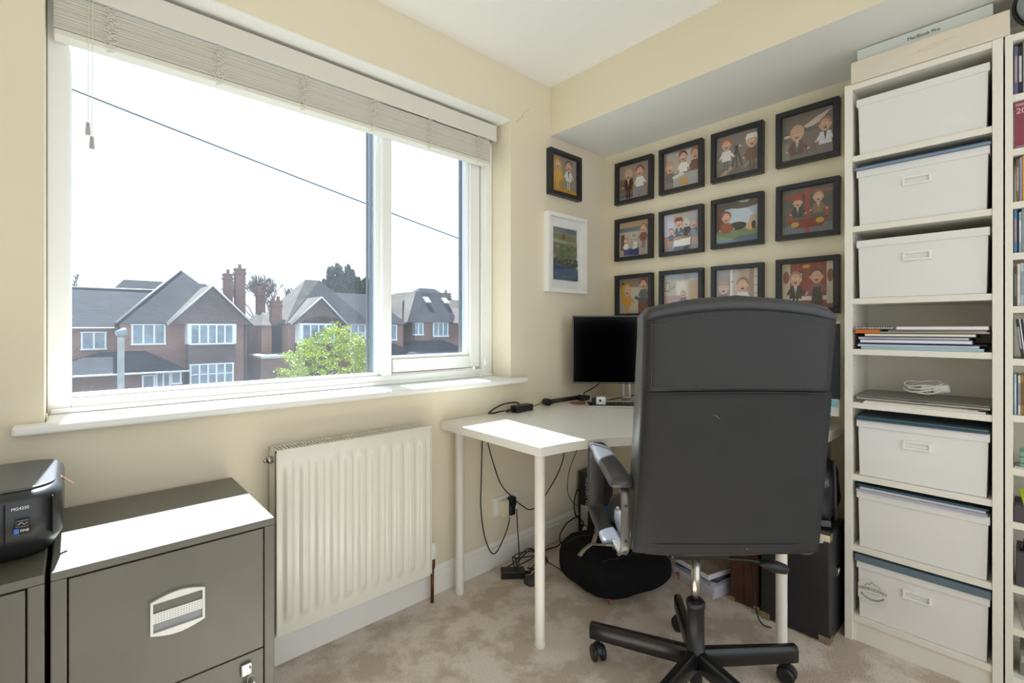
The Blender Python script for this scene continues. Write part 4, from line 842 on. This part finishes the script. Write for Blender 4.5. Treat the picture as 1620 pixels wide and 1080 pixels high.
# ------------------------------------------------------------------ wall socket and cables below the desk
so = thing('wall_socket', 'white double wall socket with black plugs under the desk', 'socket', (1.578,YA,.290))
MB().box(-.078,.078,-.010,0,-.045,.045).build('face_plate', trim_m, so, bevel=.002)
MB().box(-.052,-.012,-.046,-.010,-.045,.030).build('adaptor_plug', cream_pl, so, bevel=.004)
MB().box(.004,.045,-.040,-.010,-.015,.034).build('plug', blkpla_m, so, bevel=.008)
MB().box(-.015,.022,-.058,-.022,-.046,.006).build('plug', blkpla_m, so, bevel=.008)
cable('long black cable hanging from the desk down to the skirting', [(1.415,1.745,.715),(1.408,1.738,.62),(1.396,1.73,.45),(1.392,1.728,.33),(1.41,1.726,.20),(1.445,1.724,.11),(1.475,1.722,.09),(1.51,1.722,.12),(1.55,1.722,.18),(1.571,1.724,.235)])
cable('black cable sagging from desk to plug and across to the right', [(1.432,1.745,.715),(1.44,1.735,.62),(1.475,1.728,.50),(1.52,1.724,.40),(1.60,1.718,.315),(1.66,1.715,.265),(1.70,1.715,.242),(1.76,1.72,.245),(1.85,1.728,.30),(1.94,1.735,.38),(1.99,1.74,.47),(1.99,1.745,.60),(1.97,1.745,.715)])
cable('black flex running from wall plug down into the cable tangle', [(1.605,1.712,.27),(1.605,1.705,.18),(1.60,1.69,.08),(1.575,1.665,.03),(1.55,1.66,.010)])
cable('thin black cable beside the black product box', [(2.10,1.745,.715),(2.085,1.74,.60),(2.12,1.74,.54),(2.10,1.735,.48),(2.02,1.725,.38),(1.99,1.715,.27),(2.02,1.70,.2),(2.05,1.69,.18)], .002)
br = thing('power_adapter', 'black power brick lying on the carpet in a cable tangle', 'power adapter', (1.508,1.635,.002), math.radians(-38))
MB().box(-.055,.055,-.026,.026,0,.034).build('brick', blkpla_m, br, bevel=.004); MB().cyl((.055,0,.018),(.085,0,.014),.008,.005,seg=12).build('connector', blkpla_m, br)
random.seed(5)
tl_ = []
for i in range(26):
    a = i*.82; r1 = .085+.03*math.sin(i*1.3); tl_.append((1.60+r1*1.25*math.cos(a)+.01*math.sin(i), 1.635+r1*.62*math.sin(a), .008+.016*(i % 5)+.012*math.sin(i*.7)+.02))
cable('tangle of looped black cable on the carpet by the skirting', [(x,y,max(.006,z-.014)) for x,y,z in tl_], .0028, 6)
cable('black cable trailing over the carpet towards the rucksack', [(1.56,1.60,.008),(1.66,1.64,.006),(1.76,1.70,.006),(1.84,1.705,.006),(1.88,1.69,.010),(1.95,1.69,.03)], .003)
cable('black cable curling in front of the product box', [(2.07,1.70,.12),(2.02,1.705,.11),(1.96,1.70,.10),(1.90,1.69,.06),(1.90,1.68,.02),(1.94,1.67,.006)], .0035)
cable('thick black loop of cable by the product box', [(2.11,1.72,.22),(2.07,1.71,.26),(2.03,1.70,.21),(2.04,1.70,.13),(2.09,1.69,.08),(2.10,1.70,.04)], .004)
pg = thing('mains_plug', 'round grey-black mains plug lying on the carpet', 'plug', (1.525,1.535,.0), .4)
m = MB(); m.skin([m.ring((0,0,z_), (0,0,1), r_, 24) for z_, r_ in ((.001,.024),(.006,.030),(.020,.030),(.028,.020))]); m.build('plug_body', mat('plug_grey','#36383a',.45), pg)
MB().box(-.004,.004,-.052,-.028,.006,.012).box(.018,.05,-.012,-.004,.01,.02).build('pin', blkpla_m, pg)
cable('short black lead from round plug into the tangle', [(1.555,1.545,.016),(1.585,1.575,.010),(1.62,1.60,.008),(1.60,1.63,.012)], .003)

# ------------------------------------------------------------------ under-desk items
bx = thing('product_box', 'black product box with white lettering on end in the corner', 'box', (2.120,1.628,.0))
MB().box(0,.165,0,.117,0,.345).build('box_shell', mat('black_printed_card','#1d2227',.35), bx, bevel=.001)
m = MB(); random.seed(4)
for q in range(15):
    if q != 5: z = .135+q*.0125; m.box(-.0010, .0, .046, .066, z, z+.0025).box(-.0010, .0, .046+.008*(q % 3), .049+.008*(q % 3), z, z+.0095)
m.build('faint_print', mat('print_white','#e8e8e8',.5), bx)
MB().box(-.0008,.001,.050,.10,.05,.16).build('barcode_label', mat('box_label_grey','#b9bcc0',.5), bx)
MB().box(.002,.163,-.0010,.001,.003,.150).build('blue_panel', mat('box_blue','#1d6fa8',.4), bx)
o = MB().box(-.004,-.001,.055,.085,.0,.045).build('tab_label', mat('white_card','#eeeef0',.5), bx)

# rucksack
bag = thing('rucksack', 'black rucksack with beige strap lying on the carpet', 'rucksack', (1.88,1.31,0))
me = bmesh.new(); bmesh.ops.create_icosphere(me, subdivisions=5, radius=1)
from mathutils import noise
C1, C2, C3, C4 = Vector((1.600,1.180,0)), Vector((2.000,1.06,0)), Vector((2.13,1.44,0)), Vector((1.655,1.525,0))
for v in me.verts:
    d = v.co.normalized(); ex = .55
    u, w, h = (math.copysign(abs(c)**ex, c) for c in d)
    mx_ = max(abs(u), abs(w), 1e-6)
    s_ = min(1, mx_); u = max(-1, min(1, u*1.05)); w = max(-1, min(1, w*1.05))
    a, b_ = (u+1)/2, (w+1)/2
    p = (C1*(1-a)+C2*a)*(1-b_)+(C4*(1-a)+C3*a)*b_
    top = .150+.045*b_-.02*a
    z = .002+(top)*(h+1)/2
    n_ = noise.noise(p*9)*.012+noise.noise(Vector((p.x*22,p.y*22,z*22)))*.005
    z += n_*(h+1)/2*1.3 + .012*math.sin(a*math.pi)*(h > 0)
    v.co = p+Vector((n_*.6, n_*.6, max(.002, z)))-Vector(bag.location)
for f_ in me.faces: f_.smooth = True
mm = bpy.data.meshes.new('bag_body'); me.to_mesh(mm); me.free(); mm.materials.append(bagcl_m); o = bpy.data.objects.new('bag_body', mm); COL.objects.link(o); o.parent = bag
def ribbon(pts, w, m_, name, root, up=(0,0,1), n=6):
    P = spl([Vector(p)-Vector(root.location) for p in pts], n); m = MB(); R_ = []
    for i, p in enumerate(P):
        t = (P[min(len(P)-1,i+1)]-P[max(0,i-1)]).normalized(); s_ = t.cross(Vector(up)).normalized()*w/2; nn = s_.cross(t).normalized()*.001
        R_.append([m.bm.verts.new(p+a) for a in (s_+nn, s_-nn, -s_-nn, -s_+nn)])
    m.skin(R_); return m.build(name, m_, root)
from mathutils.bvhtree import BVHTree
_b = BVHTree.FromPolygons([v.co+Vector(bag.location) for v in o.data.vertices], [tuple(p.vertices) for p in o.data.polygons])
def onbag(x, y, dz=.004):
    h_ = _b.ray_cast(Vector((x,y,1)), Vector((0,0,-1)))[0]
    return (x, y, (h_.z if h_ else 0)+dz)
def line(a, b_, n): return [(a[0]+(b_[0]-a[0])*i/n, a[1]+(b_[1]-a[1])*i/n) for i in range(n+1)]
ribbon([onbag(*p) for p in line((1.640,1.345),(1.745,1.350),4)+line((1.745,1.350),(1.850,1.405),5)[1:]], .020, strap_m, 'strap', bag, n=3)
ribbon([onbag(1.735,1.345,.006), onbag(1.765,1.30,.010), onbag(1.800,1.275,.018), onbag(1.815,1.24,.022), onbag(1.79,1.215,.014), onbag(1.755,1.225,.006)], .018, strap_m, 'strap', bag, up=(.1,-.2,.9))
ribbon([onbag(*p) for p in line((1.830,1.410),(1.985,1.400),5)], .010, mat('webbing_grey','#6f6a60',.8), 'buckle_strap', bag, n=3)
p_ = onbag(1.85,1.405,.006); part_b = MB().obox(Vector(p_)-bag.location, (.035,.024,.008), (0,0,.2)).build('buckle', grey_m, bag, bevel=.002)
ribbon([onbag(1.84,1.50,.004), onbag(1.78,1.51,.004), onbag(1.72,1.52,.004), (1.650,1.560,.05), (1.62,1.59,.006)], .018, mat('webbing_grey','#6f6a60',.8), 'shoulder_strap', bag)
for pt in ((1.642,1.202,.03), (1.990,1.078,.06)):
    m = MB(); p = Vector(pt)-bag.location
    m.tube([p, p+Vector((.008,-.012,.006)), p+Vector((-.004,-.016,-.012)), p+Vector((.004,-.014,-.02))], .0035, 6); m.tube([p+Vector((0,-.008,.004)), p+Vector((-.012,-.018,-.006))], .003, 6)
    m.build('zip_pull', red_m, bag)
m = MB(); m.tube([Vector(onbag(*p, .001))-bag.location for p in line((1.665,1.245),(1.985,1.125),14)], .002, 6); m.tube([Vector(onbag(*p, .001))-bag.location for p in line((1.68,1.45),(2.05,1.30),14)], .002, 6); m.build('zip', blkpla_m, bag)

# papers and wallets stack
G2 = 'papers stacked on the carpet by the rucksack'
def sheet(name, label, cx, cy, w, d_, z0, z1, rz, m_, cat='papers', cover=None):
    r = thing(name, label, cat, (cx,cy,z0), rz, G2); h = z1-z0
    MB().box(-w/2,w/2,-d_/2,d_/2,0,h*.8 if cover else h).build('pages', m_, r, bevel=.0015)
    if cover: MB().box(-w/2,w/2,-d_/2,d_/2,h*.8,h).build('cover', cover, r, bevel=.001)
    return r
an = math.radians(-14)
wal = mat('clear_wallet','#c9cbd6',.25); 
sheet('plastic_wallet', 'clear plastic wallet of papers at the bottom of floor stack', 2.155,.992,.25,.22,.001,.028,an,wal)
sheet('plastic_wallet', 'second clear plastic wallet in the floor stack', 2.157,.995,.25,.215,.0285,.052,an+.06,mat('clear_wallet2','#d4d5de',.3))
sheet('document_wallet', 'grey document wallet in the middle of the floor stack', 2.157,.992,.245,.21,.0525,.066,an-.05,mat('clear_wallet3','#aeb2c0',.35))
sheet('notebook', 'dark blue notebook below the brown magazine', 2.16,.992,.24,.20,.0665,.078,an+.12,mat('wallet_dark','#3b4250',.4), 'notebook')
o_ = sheet('magazine', 'brown-covered magazine topmost on the floor stack', 2.150,.995,.25,.20,.0785,.106,an-.03,paper_m,'magazine',mat('brown_mag','#7d7068',.4,var=.12,vscale=40))
m = MB()
random.seed(9)
for i in range(9):
    for j in range(2):
        x = -.10+j*.10; y = -.07+i*.013; m.box(x, x+random.uniform(.05,.09), y, y+.004, .0276, .0280)
m.build('cover_print', mat('cover_ink','#a89c94',.5), o_)

# cases
bc = thing('suitcase', 'brown leather case with metal corners under the desk', 'case', (2.18,.808,0))
MB().box(-.118,.12,-.058,.060,.004,.372).build('case_body', leath_brown, bc, bevel=.008, seg=3)
MB().box(-.1195,.121,.000,.003,.006,.370).build('case_seam', mat('seam_brown','#2e1813',.5), bc)
def corner(root, x, y, z, sx, sy, sz, s_=.03, m_=brass_m):
    m = MB(); t_ = .0015
    m.box(min(x,x+sx*s_), max(x,x+sx*s_), min(y,y-sy*t_), max(y,y-sy*t_), min(z,z+sz*s_*.7), max(z,z+sz*s_*.7))
    m.box(min(x,x-sx*t_), max(x,x-sx*t_), min(y-sy*t_,y+sy*s_), max(y-sy*t_,y+sy*s_), min(z,z+sz*s_*.7), max(z,z+sz*s_*.7))
    m.box(min(x,x+sx*s_), max(x,x+sx*s_), min(y,y+sy*s_), max(y,y+sy*s_), min(z,z-sz*t_), max(z,z-sz*t_))
    return m.build('metal_corner', m_, root, bevel=.001)
for y_, sy in ((-.058,1),(.060,-1)):
    for z_, sz in ((.005,1),(.371,-1)): corner(bc, -.118, y_, z_, 1, sy, sz, .022)
MB().box(-.124,-.118,-.02,.02,.28,.30).build('case_handle', leath_brown, bc, bevel=.002)
bk_ = thing('equipment_case', 'black vinyl case with metal corners beside the bookcase', 'case', (2.155,.615,0))
MB().box(-.125,.125,-.120,.118,.004,.402).build('case_body', amp_m, bk_, bevel=.007, seg=3)
for x_, sx in ((-.1255,1),(.1255,-1)):
    for y_, sy in ((-.1205,1),(.1185,-1)):
        for z_, sz in ((.0035,1),(.4025,-1)): corner(bk_, x_, y_, z_, sx, sy, sz, .036, mat('nickel','#b6aa96',.22,metal=1))
MB().cyl((-.128,-.09,.379),(-.124,-.09,.379),.012,seg=16).box(-.045,-.018,-.128,-.120,.23,.26).cyl((-.03,-.130,.245),(-.03,-.120,.245),.012,seg=16).build('catch', chrome_m, bk_)
cable('thin black cable hanging between the brown and black cases', [(1.99,.785,.36),(1.995,.76,.24),(2.005,.75,.14),(1.985,.735,.06),(1.97,.72,.03),(1.965,.70,.012),(1.98,.675,.006)], .0025)
# soft bag on the case
sb = thing('camera_bag', 'soft black shoulder bag on top of the black vinyl case', 'bag', (2.175,.60,.4035))
me = bmesh.new(); bmesh.ops.create_icosphere(me, subdivisions=4, radius=1)
for v in me.verts:
    d = v.co.normalized(); u, w, h = (math.copysign(abs(c)**.6, c) for c in d)
    p = Vector((u*.085*(1-.25*max(0,h)), w*.098*(1-.2*max(0,h)), (h+1)*.130)); p += d*noise.noise(p*14)*.014; p.z = max(0, p.z); v.co = p
for f_ in me.faces: f_.smooth = True
mm = bpy.data.meshes.new('bag_body'); me.to_mesh(mm); me.free(); mm.materials.append(mat('black_nylon','#17181a',.55,bump=.4,bscale=80)); o = bpy.data.objects.new('bag_body', mm); COL.objects.link(o); o.parent = sb
L_ = Vector(sb.location)
ribbon([L_+Vector(p) for p in ((-.05,-.085,.03),(-.095,-.02,.05),(-.102,.05,.09),(-.09,.085,.17))], .022, mat('nylon_strap','#26272a',.5), 'strap', sb, up=(1,0,.2))
ribbon([L_+Vector(p) for p in ((-.03,-.09,.25),(-.07,-.102,.18),(-.075,-.105,.09),(-.05,-.1,.03))], .012, mat('nylon_strap','#26272a',.5), 'strap', sb, up=(1,0,.2))
m = MB(); m.tube(spl([(-.085,-.05,.07),(-.10,0,.06),(-.10,.05,.075),(-.08,.08,.10)],5), .004, 6); m.tube(spl([(-.075,-.03,.17),(-.092,.02,.15),(-.088,.06,.16)],5), .003, 6); m.build('zip', blkpla_m, sb)
MB().obox((-.085,-.072,.018),(.012,.045,.026),(0,.1,.5)).build('combination_lock', mat('lock_dark','#4a4a4c',.3,metal=.7), sb, bevel=.004)

# ------------------------------------------------------------------ outside
o = MB().box(-60,90,3.2,140,-4.1,-4.0).build('ground', mat('street_ground','#55574f',.9,var=.15,vscale=.4)); struct(o)
def part(root, mb, name, m_, **k): o = mb.build(name, m_, root, **k); o.location = -Vector(root.location); return o
def hip(m, x0, x1, y0, y1, ze, rx0, rx1, ry, zr, over=.0):
    a = [(x0,y0,ze),(x1,y0,ze),(x1,y1,ze),(x0,y1,ze)]; r0, r1 = (rx0,ry,zr), (rx1,ry,zr)
    if abs(rx0-rx1) < .01:
        for i in range(4): m.face([a[i], a[(i+1) % 4], r0])
    else:
        m.face([a[0],a[1],r1,r0]); m.face([a[1],a[2],r1]); m.face([a[2],a[3],r0,r1]); m.face([a[3],a[0],r0])
    m.face([a[3],a[2],a[1],a[0]])
def ewin(root, x0, x1, y, z0, z1, nx=3, nz=1, t=.07):
    fr = MB(); fr.box(x0-t, x1+t, y-.08, y+.02, z1, z1+t); fr.box(x0-t, x1+t, y-.14, y+.02, z0-t*1.3, z0)
    for i in range(nx+1): x = x0+(x1-x0)*i/nx; fr.box(x-t*.6, x+t*.6, y-.08, y+.02, z0, z1)
    for k in range(1, nz): z = z0+(z1-z0)*k/nz; fr.box(x0, x1, y-.07, y+.01, z-.03, z+.03)
    f = part(root, fr, 'window', extw_m); p = MB().box(x0, x1, y-.03, y-.01, z0, z1).build('pane', extg_m, f)
def gable(root, x0, x1, xa, y0, y1, ze, za, wm, rm):
    part(root, MB().prism([(x0,ze),(x1,ze),(xa,za)], lambda a,b:(a,y0+.05,b), lambda a,b:(a,y0+.3,b)), 'gable_wall', wm)
    m = MB(); t = .12
    for (xe, ) in ((x0-.15,), (x1+.15,)):
        q = [(xe, y0-.15, ze-.1),(xa, y0-.15, za+.05),(xa, y1, za+.05),(xe, y1, ze-.1)]; m.face(q); m.face([(p[0],p[1],p[2]+t) for p in q][::-1])
        for i in range(4): a, b_ = q[i], q[(i+1) % 4]; m.face([a, b_, (b_[0],b_[1],b_[2]+t), (a[0],a[1],a[2]+t)])
    part(root, m, 'gable_roof', rm)
    bb_ = MB()
    for xe in (x0-.15, x1+.15): bb_.tube([(xe,y0-.17,ze-.08),(xa,y0-.17,za+.1)], .05, 6)
    part(root, bb_, 'bargeboard', mat('bargeboard_white','#c9c7c2',.6))
def chimney(root, x0, x1, y0, z0, z1, pots=1):
    m = MB(); w = x1-x0; m.box(x0, x1, y0, y0+.6, z0, z1-.25); m.box(x0-.06, x1+.06, y0-.06, y0+.66, z1-.55, z1-.42); m.box(x0-.04, x1+.04, y0-.04, y0+.64, z1-.25, z1-.12)
    c = part(root, m, 'chimney', brickd_m)
    q = MB()
    for i in range(pots): q.stack([(.13,z1-.12),(.11,z1+.12),(.13,z1+.14),(.13,z1+.2)], (x0+w*(i+.5)/pots, y0+.3, 0), 12)
    q.build('chimney_pot', mat('terracotta','#8d7164',.8), c)
# house 1
h = thing('house', 'brick house with big pyramid roof and gabled bay, left in window', 'house', (4,37,-4))
part(h, MB().box(-6,2.3,35,42,-4,1.2), 'wall', brick_m); part(h, MB().box(1.9,8.15,34,42,-4,1.45), 'wall', brick_m)
m = MB(); hip(m, -7,2.9,34.8,43,1.18,-5,4.5,39,3.6); part(h, m, 'roof', roof_m)
m = MB(); hip(m, 1.7,8.5,33.8,43.2,1.45,5.27,5.27,38.5,5.05); part(h, m, 'roof', roof_m)
part(h, MB().tube([(1.7,33.78,1.48),(5.27,38.45,5.1)], .06, 6).tube([(-.2,38.98,3.63),(4.5,38.98,3.66)], .05, 6).tube([(-7,34.75,1.15),(1.8,34.75,1.15)], .06, 6), 'ridge_tiles', mat('ridge_pale','#b3aea6',.7))
gable(h, 4.05, 8.25, 6.13, 33.3, 37.5, 1.42, 3.62, tilehung_m, roofl_m)
part(h, MB().box(4.9,7.3,33.0,34,-.95,.22), 'tile_panel', tilehung_m); part(h, MB().box(4.9,7.3,33.05,34,-4,-.95), 'bay_wall', brick_m); part(h, MB().box(4.85,7.35,33.0,34,.22,1.42), 'bay_wall', extw_m)
ewin(h, 4.98, 7.15, 32.98, .28, 1.33, 5); ewin(h, 4.98, 7.15, 33.0, -2.1, -1.0, 5, 2); ewin(h, 2.40, 3.88, 34.0, .30, 1.33, 3); ewin(h, .32, 1.30, 35.0, .05, .90, 2)
chimney(h, 8.12, 8.66, 39.9, 1, 5.3); chimney(h, 8.85, 9.50, 39.9, -4, 5.75)
m = MB(); hip(m, -1.6,4.75,31.8,34.8,-1.2,1.0,3.0,34.0,-.12); part(h, m, 'porch_roof', roof_m)
part(h, MB().box(-1.4,4.55,32.6,34.9,-4,-1.22), 'porch_wall', brickd_m); part(h, MB().tube([(-1.6,31.75,-1.22),(4.75,31.75,-1.22)], .05, 6), 'gutter', extw_m)
ewin(h, 2.75, 3.25, 32.6, -2.2, -1.45, 1); ewin(h, 3.35, 3.95, 32.6, -2.6, -1.35, 2); ewin(h, 4.02, 4.45, 32.6, -1.9, -1.35, 1)
part(h, MB().cyl((8.05,33.95,-4),(8.05,33.95,1.4),.05,seg=8), 'downpipe', blkpla_m)
h = thing('house', 'distant house roof ridge just above the left brick house roof', 'house', (5,46,-4)); part(h, MB().box(2.5,9,44.2,50,-4,3.1), 'wall', brick_m); m = MB(); hip(m, 1.2,9.6,43.4,50.5,2.9,2.75,8,46,4.8); part(h, m, 'roof', roof_m)
# house 2
h = thing('house', 'brick house with hipped roof, sunlit side painted lighter, behind the leafy tree', 'house', (15,38,-4))
part(h, MB().box(11.0,20.0,35,43,-4,1.5), 'wall', brick_m)
m = MB(); hip(m, 10.75,17.2,34.75,43.2,1.48,13.4,14.5,38.6,4.98); part(h, m, 'roof', roofl_m); m = MB(); hip(m, 13.0,20.3,34.76,43,1.5,15.4,18.6,38.6,4.08); part(h, m, 'roof', roof_m)
part(h, MB().face([(10.78,34.72,1.51),(17.1,34.72,1.51),(14.5,38.57,5.0)]).face([(10.78,34.6,1.45),(17.1,34.6,1.45),(17.1,34.72,1.51),(10.78,34.72,1.51)]), 'roof_slope', roof_m)  # darker front slope laid over the roof, its shade put into the colour
gable(h, 11.0, 14.7, 12.95, 34.2, 37.2, 1.5, 3.25, tilehung_m, roofl_m)
part(h, MB().box(11.4,14.0,34.0,35,-4,.12), 'bay_wall', tilehung_m); part(h, MB().box(11.45,13.95,34.02,35,.12,1.5), 'bay_wall', extw_m)
ewin(h, 11.6, 13.8, 34.0, .22, 1.38, 4); ewin(h, 15.5, 17.2, 35, .2, 1.38, 3, 2); ewin(h, 18.85, 19.35, 35, .25, 1.36, 1)
chimney(h, 10.35, 10.9, 40, -1, 4.2); chimney(h, 10.30, 10.98, 36.3, -1, 3.25, 2)
part(h, MB().box(9.65,11.0,36.3,42,-4,1.35), 'side_wall', brick_m); m = MB(); hip(m, 9.6,11.0,36.0,42.3,1.35,10.4,10.5,39,2.5); part(h, m, 'side_roof', roofl_m)
part(h, MB().box(8.75,11.0,33.0,36.2,-.78,-.62), 'garage_roof', mat('felt_pale','#c4c2bb',.8)); part(h, MB().box(8.75,10.95,33.1,36.2,-4,-.78), 'garage_wall', brickd_m)
m = MB(); hip(m, 16.4,20.8,32.6,35.4,-1.2,17.8,19.2,35.0,-.1); part(h, m, 'porch_roof', roof_m); part(h, MB().box(16.6,20.6,33.4,35,-4,-1.2), 'porch_wall', brick_m)
# house 3
h = thing('house', 'brick house with flat-topped dark roof and two skylights', 'house', (23,38,-4))
part(h, MB().box(20.9,26.0,35,43,-4,1.75), 'wall', brickd_m); m = MB()
a = [(20.2,34.7,1.65),(25.3,34.7,1.68),(25.6,43,1.68),(19.6,43,1.65)]; b_ = [(23.0,38,4.5),(26.1,38,4.42),(26.1,41,4.5),(22.6,41,4.5)]
m.face([a[0],a[1],b_[1],b_[0]]); m.face([a[1],a[2],b_[2],b_[1]]); m.face([a[2],a[3],b_[3],b_[2]]); m.face(b_); part(h, m, 'roof', roof_m)
m = MB(); m.face([a[3],a[0],b_[0],b_[3]]); m.face([(16.5,38.5,1.6),(19.9,35.0,1.62),(22.2,39,4.3),(20.0,41,4.2)]); part(h, m, 'roof_slope', roofl_m)  # left slopes in the lighter tiles, sunlight painted into their colour
m = MB(); hip(m, 24.0,28.6,39.8,43.5,4.0,25.6,27.4,41.6,5.2); part(h, m, 'dormer_roof', roof_m)
for sx_ in (23.35, 25.35): part(h, MB().obox((sx_+.1,36.85,3.72),(.55,.75,.1),(math.radians(40),0,0)), 'skylight', mat('skylight_glass','#c7d3dd',.1))
chimney(h, 27.5, 28.3, 40, 2, 4.85)
ewin(h, 20.95, 21.85, 35, .65, 1.55, 2); ewin(h, 22.9, 24.4, 35, .5, 1.58, 3)
m = MB(); hip(m, 18.9,25.4,32.4,35.6,-.95,20.9,24.0,35.0,.10); part(h, m, 'porch_roof', roof_m); part(h, MB().box(19.2,25.2,33.2,35,-4,-.95), 'porch_wall', brickd_m)
part(h, MB().cyl((20.95,34.9,-4),(20.95,34.9,1.7),.05,seg=8), 'downpipe', blkpla_m)
h = thing('house', 'brick house with pale gable at the right edge of the window', 'house', (28,38,-4))
part(h, MB().box(25.6,33,35,43,-4,1.7), 'wall', brick_m); m = MB(); hip(m, 25.2,33.5,34.7,43.2,1.68,27.2,31.5,38.6,3.95); part(h, m, 'roof', roofl_m)
ewin(h, 25.75, 27.6, 35, .3, 1.6, 3); gable(h, 24.9, 28.2, 26.5, 34.1, 37.5, 1.6, 2.9, tilehung_m, roofl_m)

# lamp post
lp_ = thing('lamp_post', 'grey concrete lamp post in front of the left house', 'lamp post', (.90,16,-4))
MB().box(-.07,.07,-.07,.07,0,4.92).build('post', mat('concrete_post','#a7a7a6',.8,var=.1), lp_, bevel=.02)
MB().cyl((-.10,-.05,5.02),(.10,.0,5.08),.07,.10,14).cyl((0,0,4.9),(0,0,5.05),.05,seg=12).build('lantern', mat('lantern_grey','#8f9ba4',.35), lp_)
o = MB().tube([(-3.0+i*.9, 9, 5.08-.1815*i*.9+.0016*(i-8)**2-.1) for i in range(17)], .012, 6).build('telephone_wire', mat('wire_grey','#2f3740',.8)); tag(o, 'dark telephone wire crossing the sky diagonally outside', 'wire')

# trees
def leaves(m, c, r, n, s_, mi=0, flatz=1):
    for _ in range(n):
        d = Vector((random.gauss(0,1), random.gauss(0,1), random.gauss(0,1))).normalized()*(random.random()**.4)
        p = Vector(c)+Vector((d.x*r[0], d.y*r[1], d.z*r[2])); e = Euler((random.uniform(0,6.3), random.uniform(0,6.3), random.uniform(0,6.3))).to_matrix(); k = s_*random.uniform(.6,1.3)
        m.face([p+e@Vector(q) for q in ((-k,0,0),(0,-k*.5,0),(k,0,0),(0,k*.5,0))], mi)
RMIN = .02
def branchy(m, p, d, L, r, depth, up=.25):
    if depth == 0 or L < .05: return [p]
    q = p+d*L; r = max(r, RMIN); m.tube([p, (p+q)/2+Vector((random.uniform(-.04,.04),)*3)*L, q], [r, r*.85, r*.7], 5); ends = []
    for _ in range(random.choice((2,3,3))):
        nd = (d+Vector((random.uniform(-.75,.75), random.uniform(-.75,.75), random.uniform(-.3,.6)+up))).normalized(); ends += branchy(m, q, nd, L*random.uniform(.62,.82), r*.62, depth-1, up)
    return ends
random.seed(21)
t = thing('street_tree', 'leafy light green tree close outside the window', 'tree', (5.35,13.2,-4))
m = MB(); ends = branchy(m, Vector((0,0,0)), Vector((0,0,1)), 2.2, .13, 2, .3); part_ = m.build('trunk', bark_m, t)
m = MB()
random.seed(22)
for k in range(210):
    x = random.uniform(-1,1); zz = random.random(); hmax = 4.95+.38*math.cos((x-.15)*1.9)-.62*abs(x)**2.0
    c = (x*1.35, random.uniform(-.9,.9), 2.7+(hmax-2.7)*zz**.75); leaves(m, c, (.20,.22,.10), 60, .038)
for k in range(16):
    x = random.uniform(-1,1); c = Vector((x*1.25, random.uniform(-.4,.4), 4.75-.5*abs(x))); tip = c+Vector((random.uniform(-.2,.2), 0, random.uniform(.25,.5)))
    for f_ in range(8): leaves(m, c.lerp(tip, f_/7), (.05,.05,.05), 9, .03)
m.build('foliage', leaf_m, t, recalc=False)
RMIN = .035
t = thing('bare_tree', 'bare winter tree between two brick chimneys', 'tree', (13.4,50,-4)); m = MB(); random.seed(31)
for k in range(5): branchy(m, Vector((0,0,4.2)), Vector((random.uniform(-.4,.4),0,1)).normalized(), 1.9, .10, 6, .1)
m.cyl((0,0,0),(0,0,3.6),.22,.16,10); m.build('branches', bark_m, t)
t = thing('bare_tree', 'bare twigs at the far left above the roof', 'tree', (.2,55,-4)); m = MB(); random.seed(33)
branchy(m, Vector((0,0,5.2)), Vector((.05,0,1)).normalized(), 1.6, .07, 5, .1); m.cyl((0,0,0),(0,0,5.3),.2,.1,10); m.build('branches', bark_m, t)
t = thing('evergreen_tree', 'blue-green row of conifers behind the middle house', 'tree', (21.9,50,-4)); m = MB(); random.seed(41)
for k in range(13):
    x = -2.7+k*.48; hgt = 10.7+.8*math.sin((k+.6)*.40)-(1.0 if k == 0 else 0)+random.uniform(-.25,.25)
    for s_ in range(9): f_ = s_/8; leaves(m, (x, random.uniform(-.6,.6), 6.5+(hgt-6.5)*f_), (.95*(1-f_)+.16, .6, .5), 170, .2)
m.build('foliage', dleaf_m, t, recalc=False); MB().cyl((0,0,0),(0,0,8),.3,.1,10).build('trunk', bark_m, t)
t = thing('conifer_tip', 'small green treetop left of the middle house roof', 'tree', (15.1,48,-4)); m = MB(); 
for s_ in range(6): f_ = s_/5; leaves(m, (0,0,6.6+1.9*f_), (.8*(1-f_)+.1,.6,.4), 90, .15)
m.build('foliage', dleaf_m, t, recalc=False); MB().cyl((0,0,0),(0,0,7),.2,.1,10).build('trunk', bark_m, t)
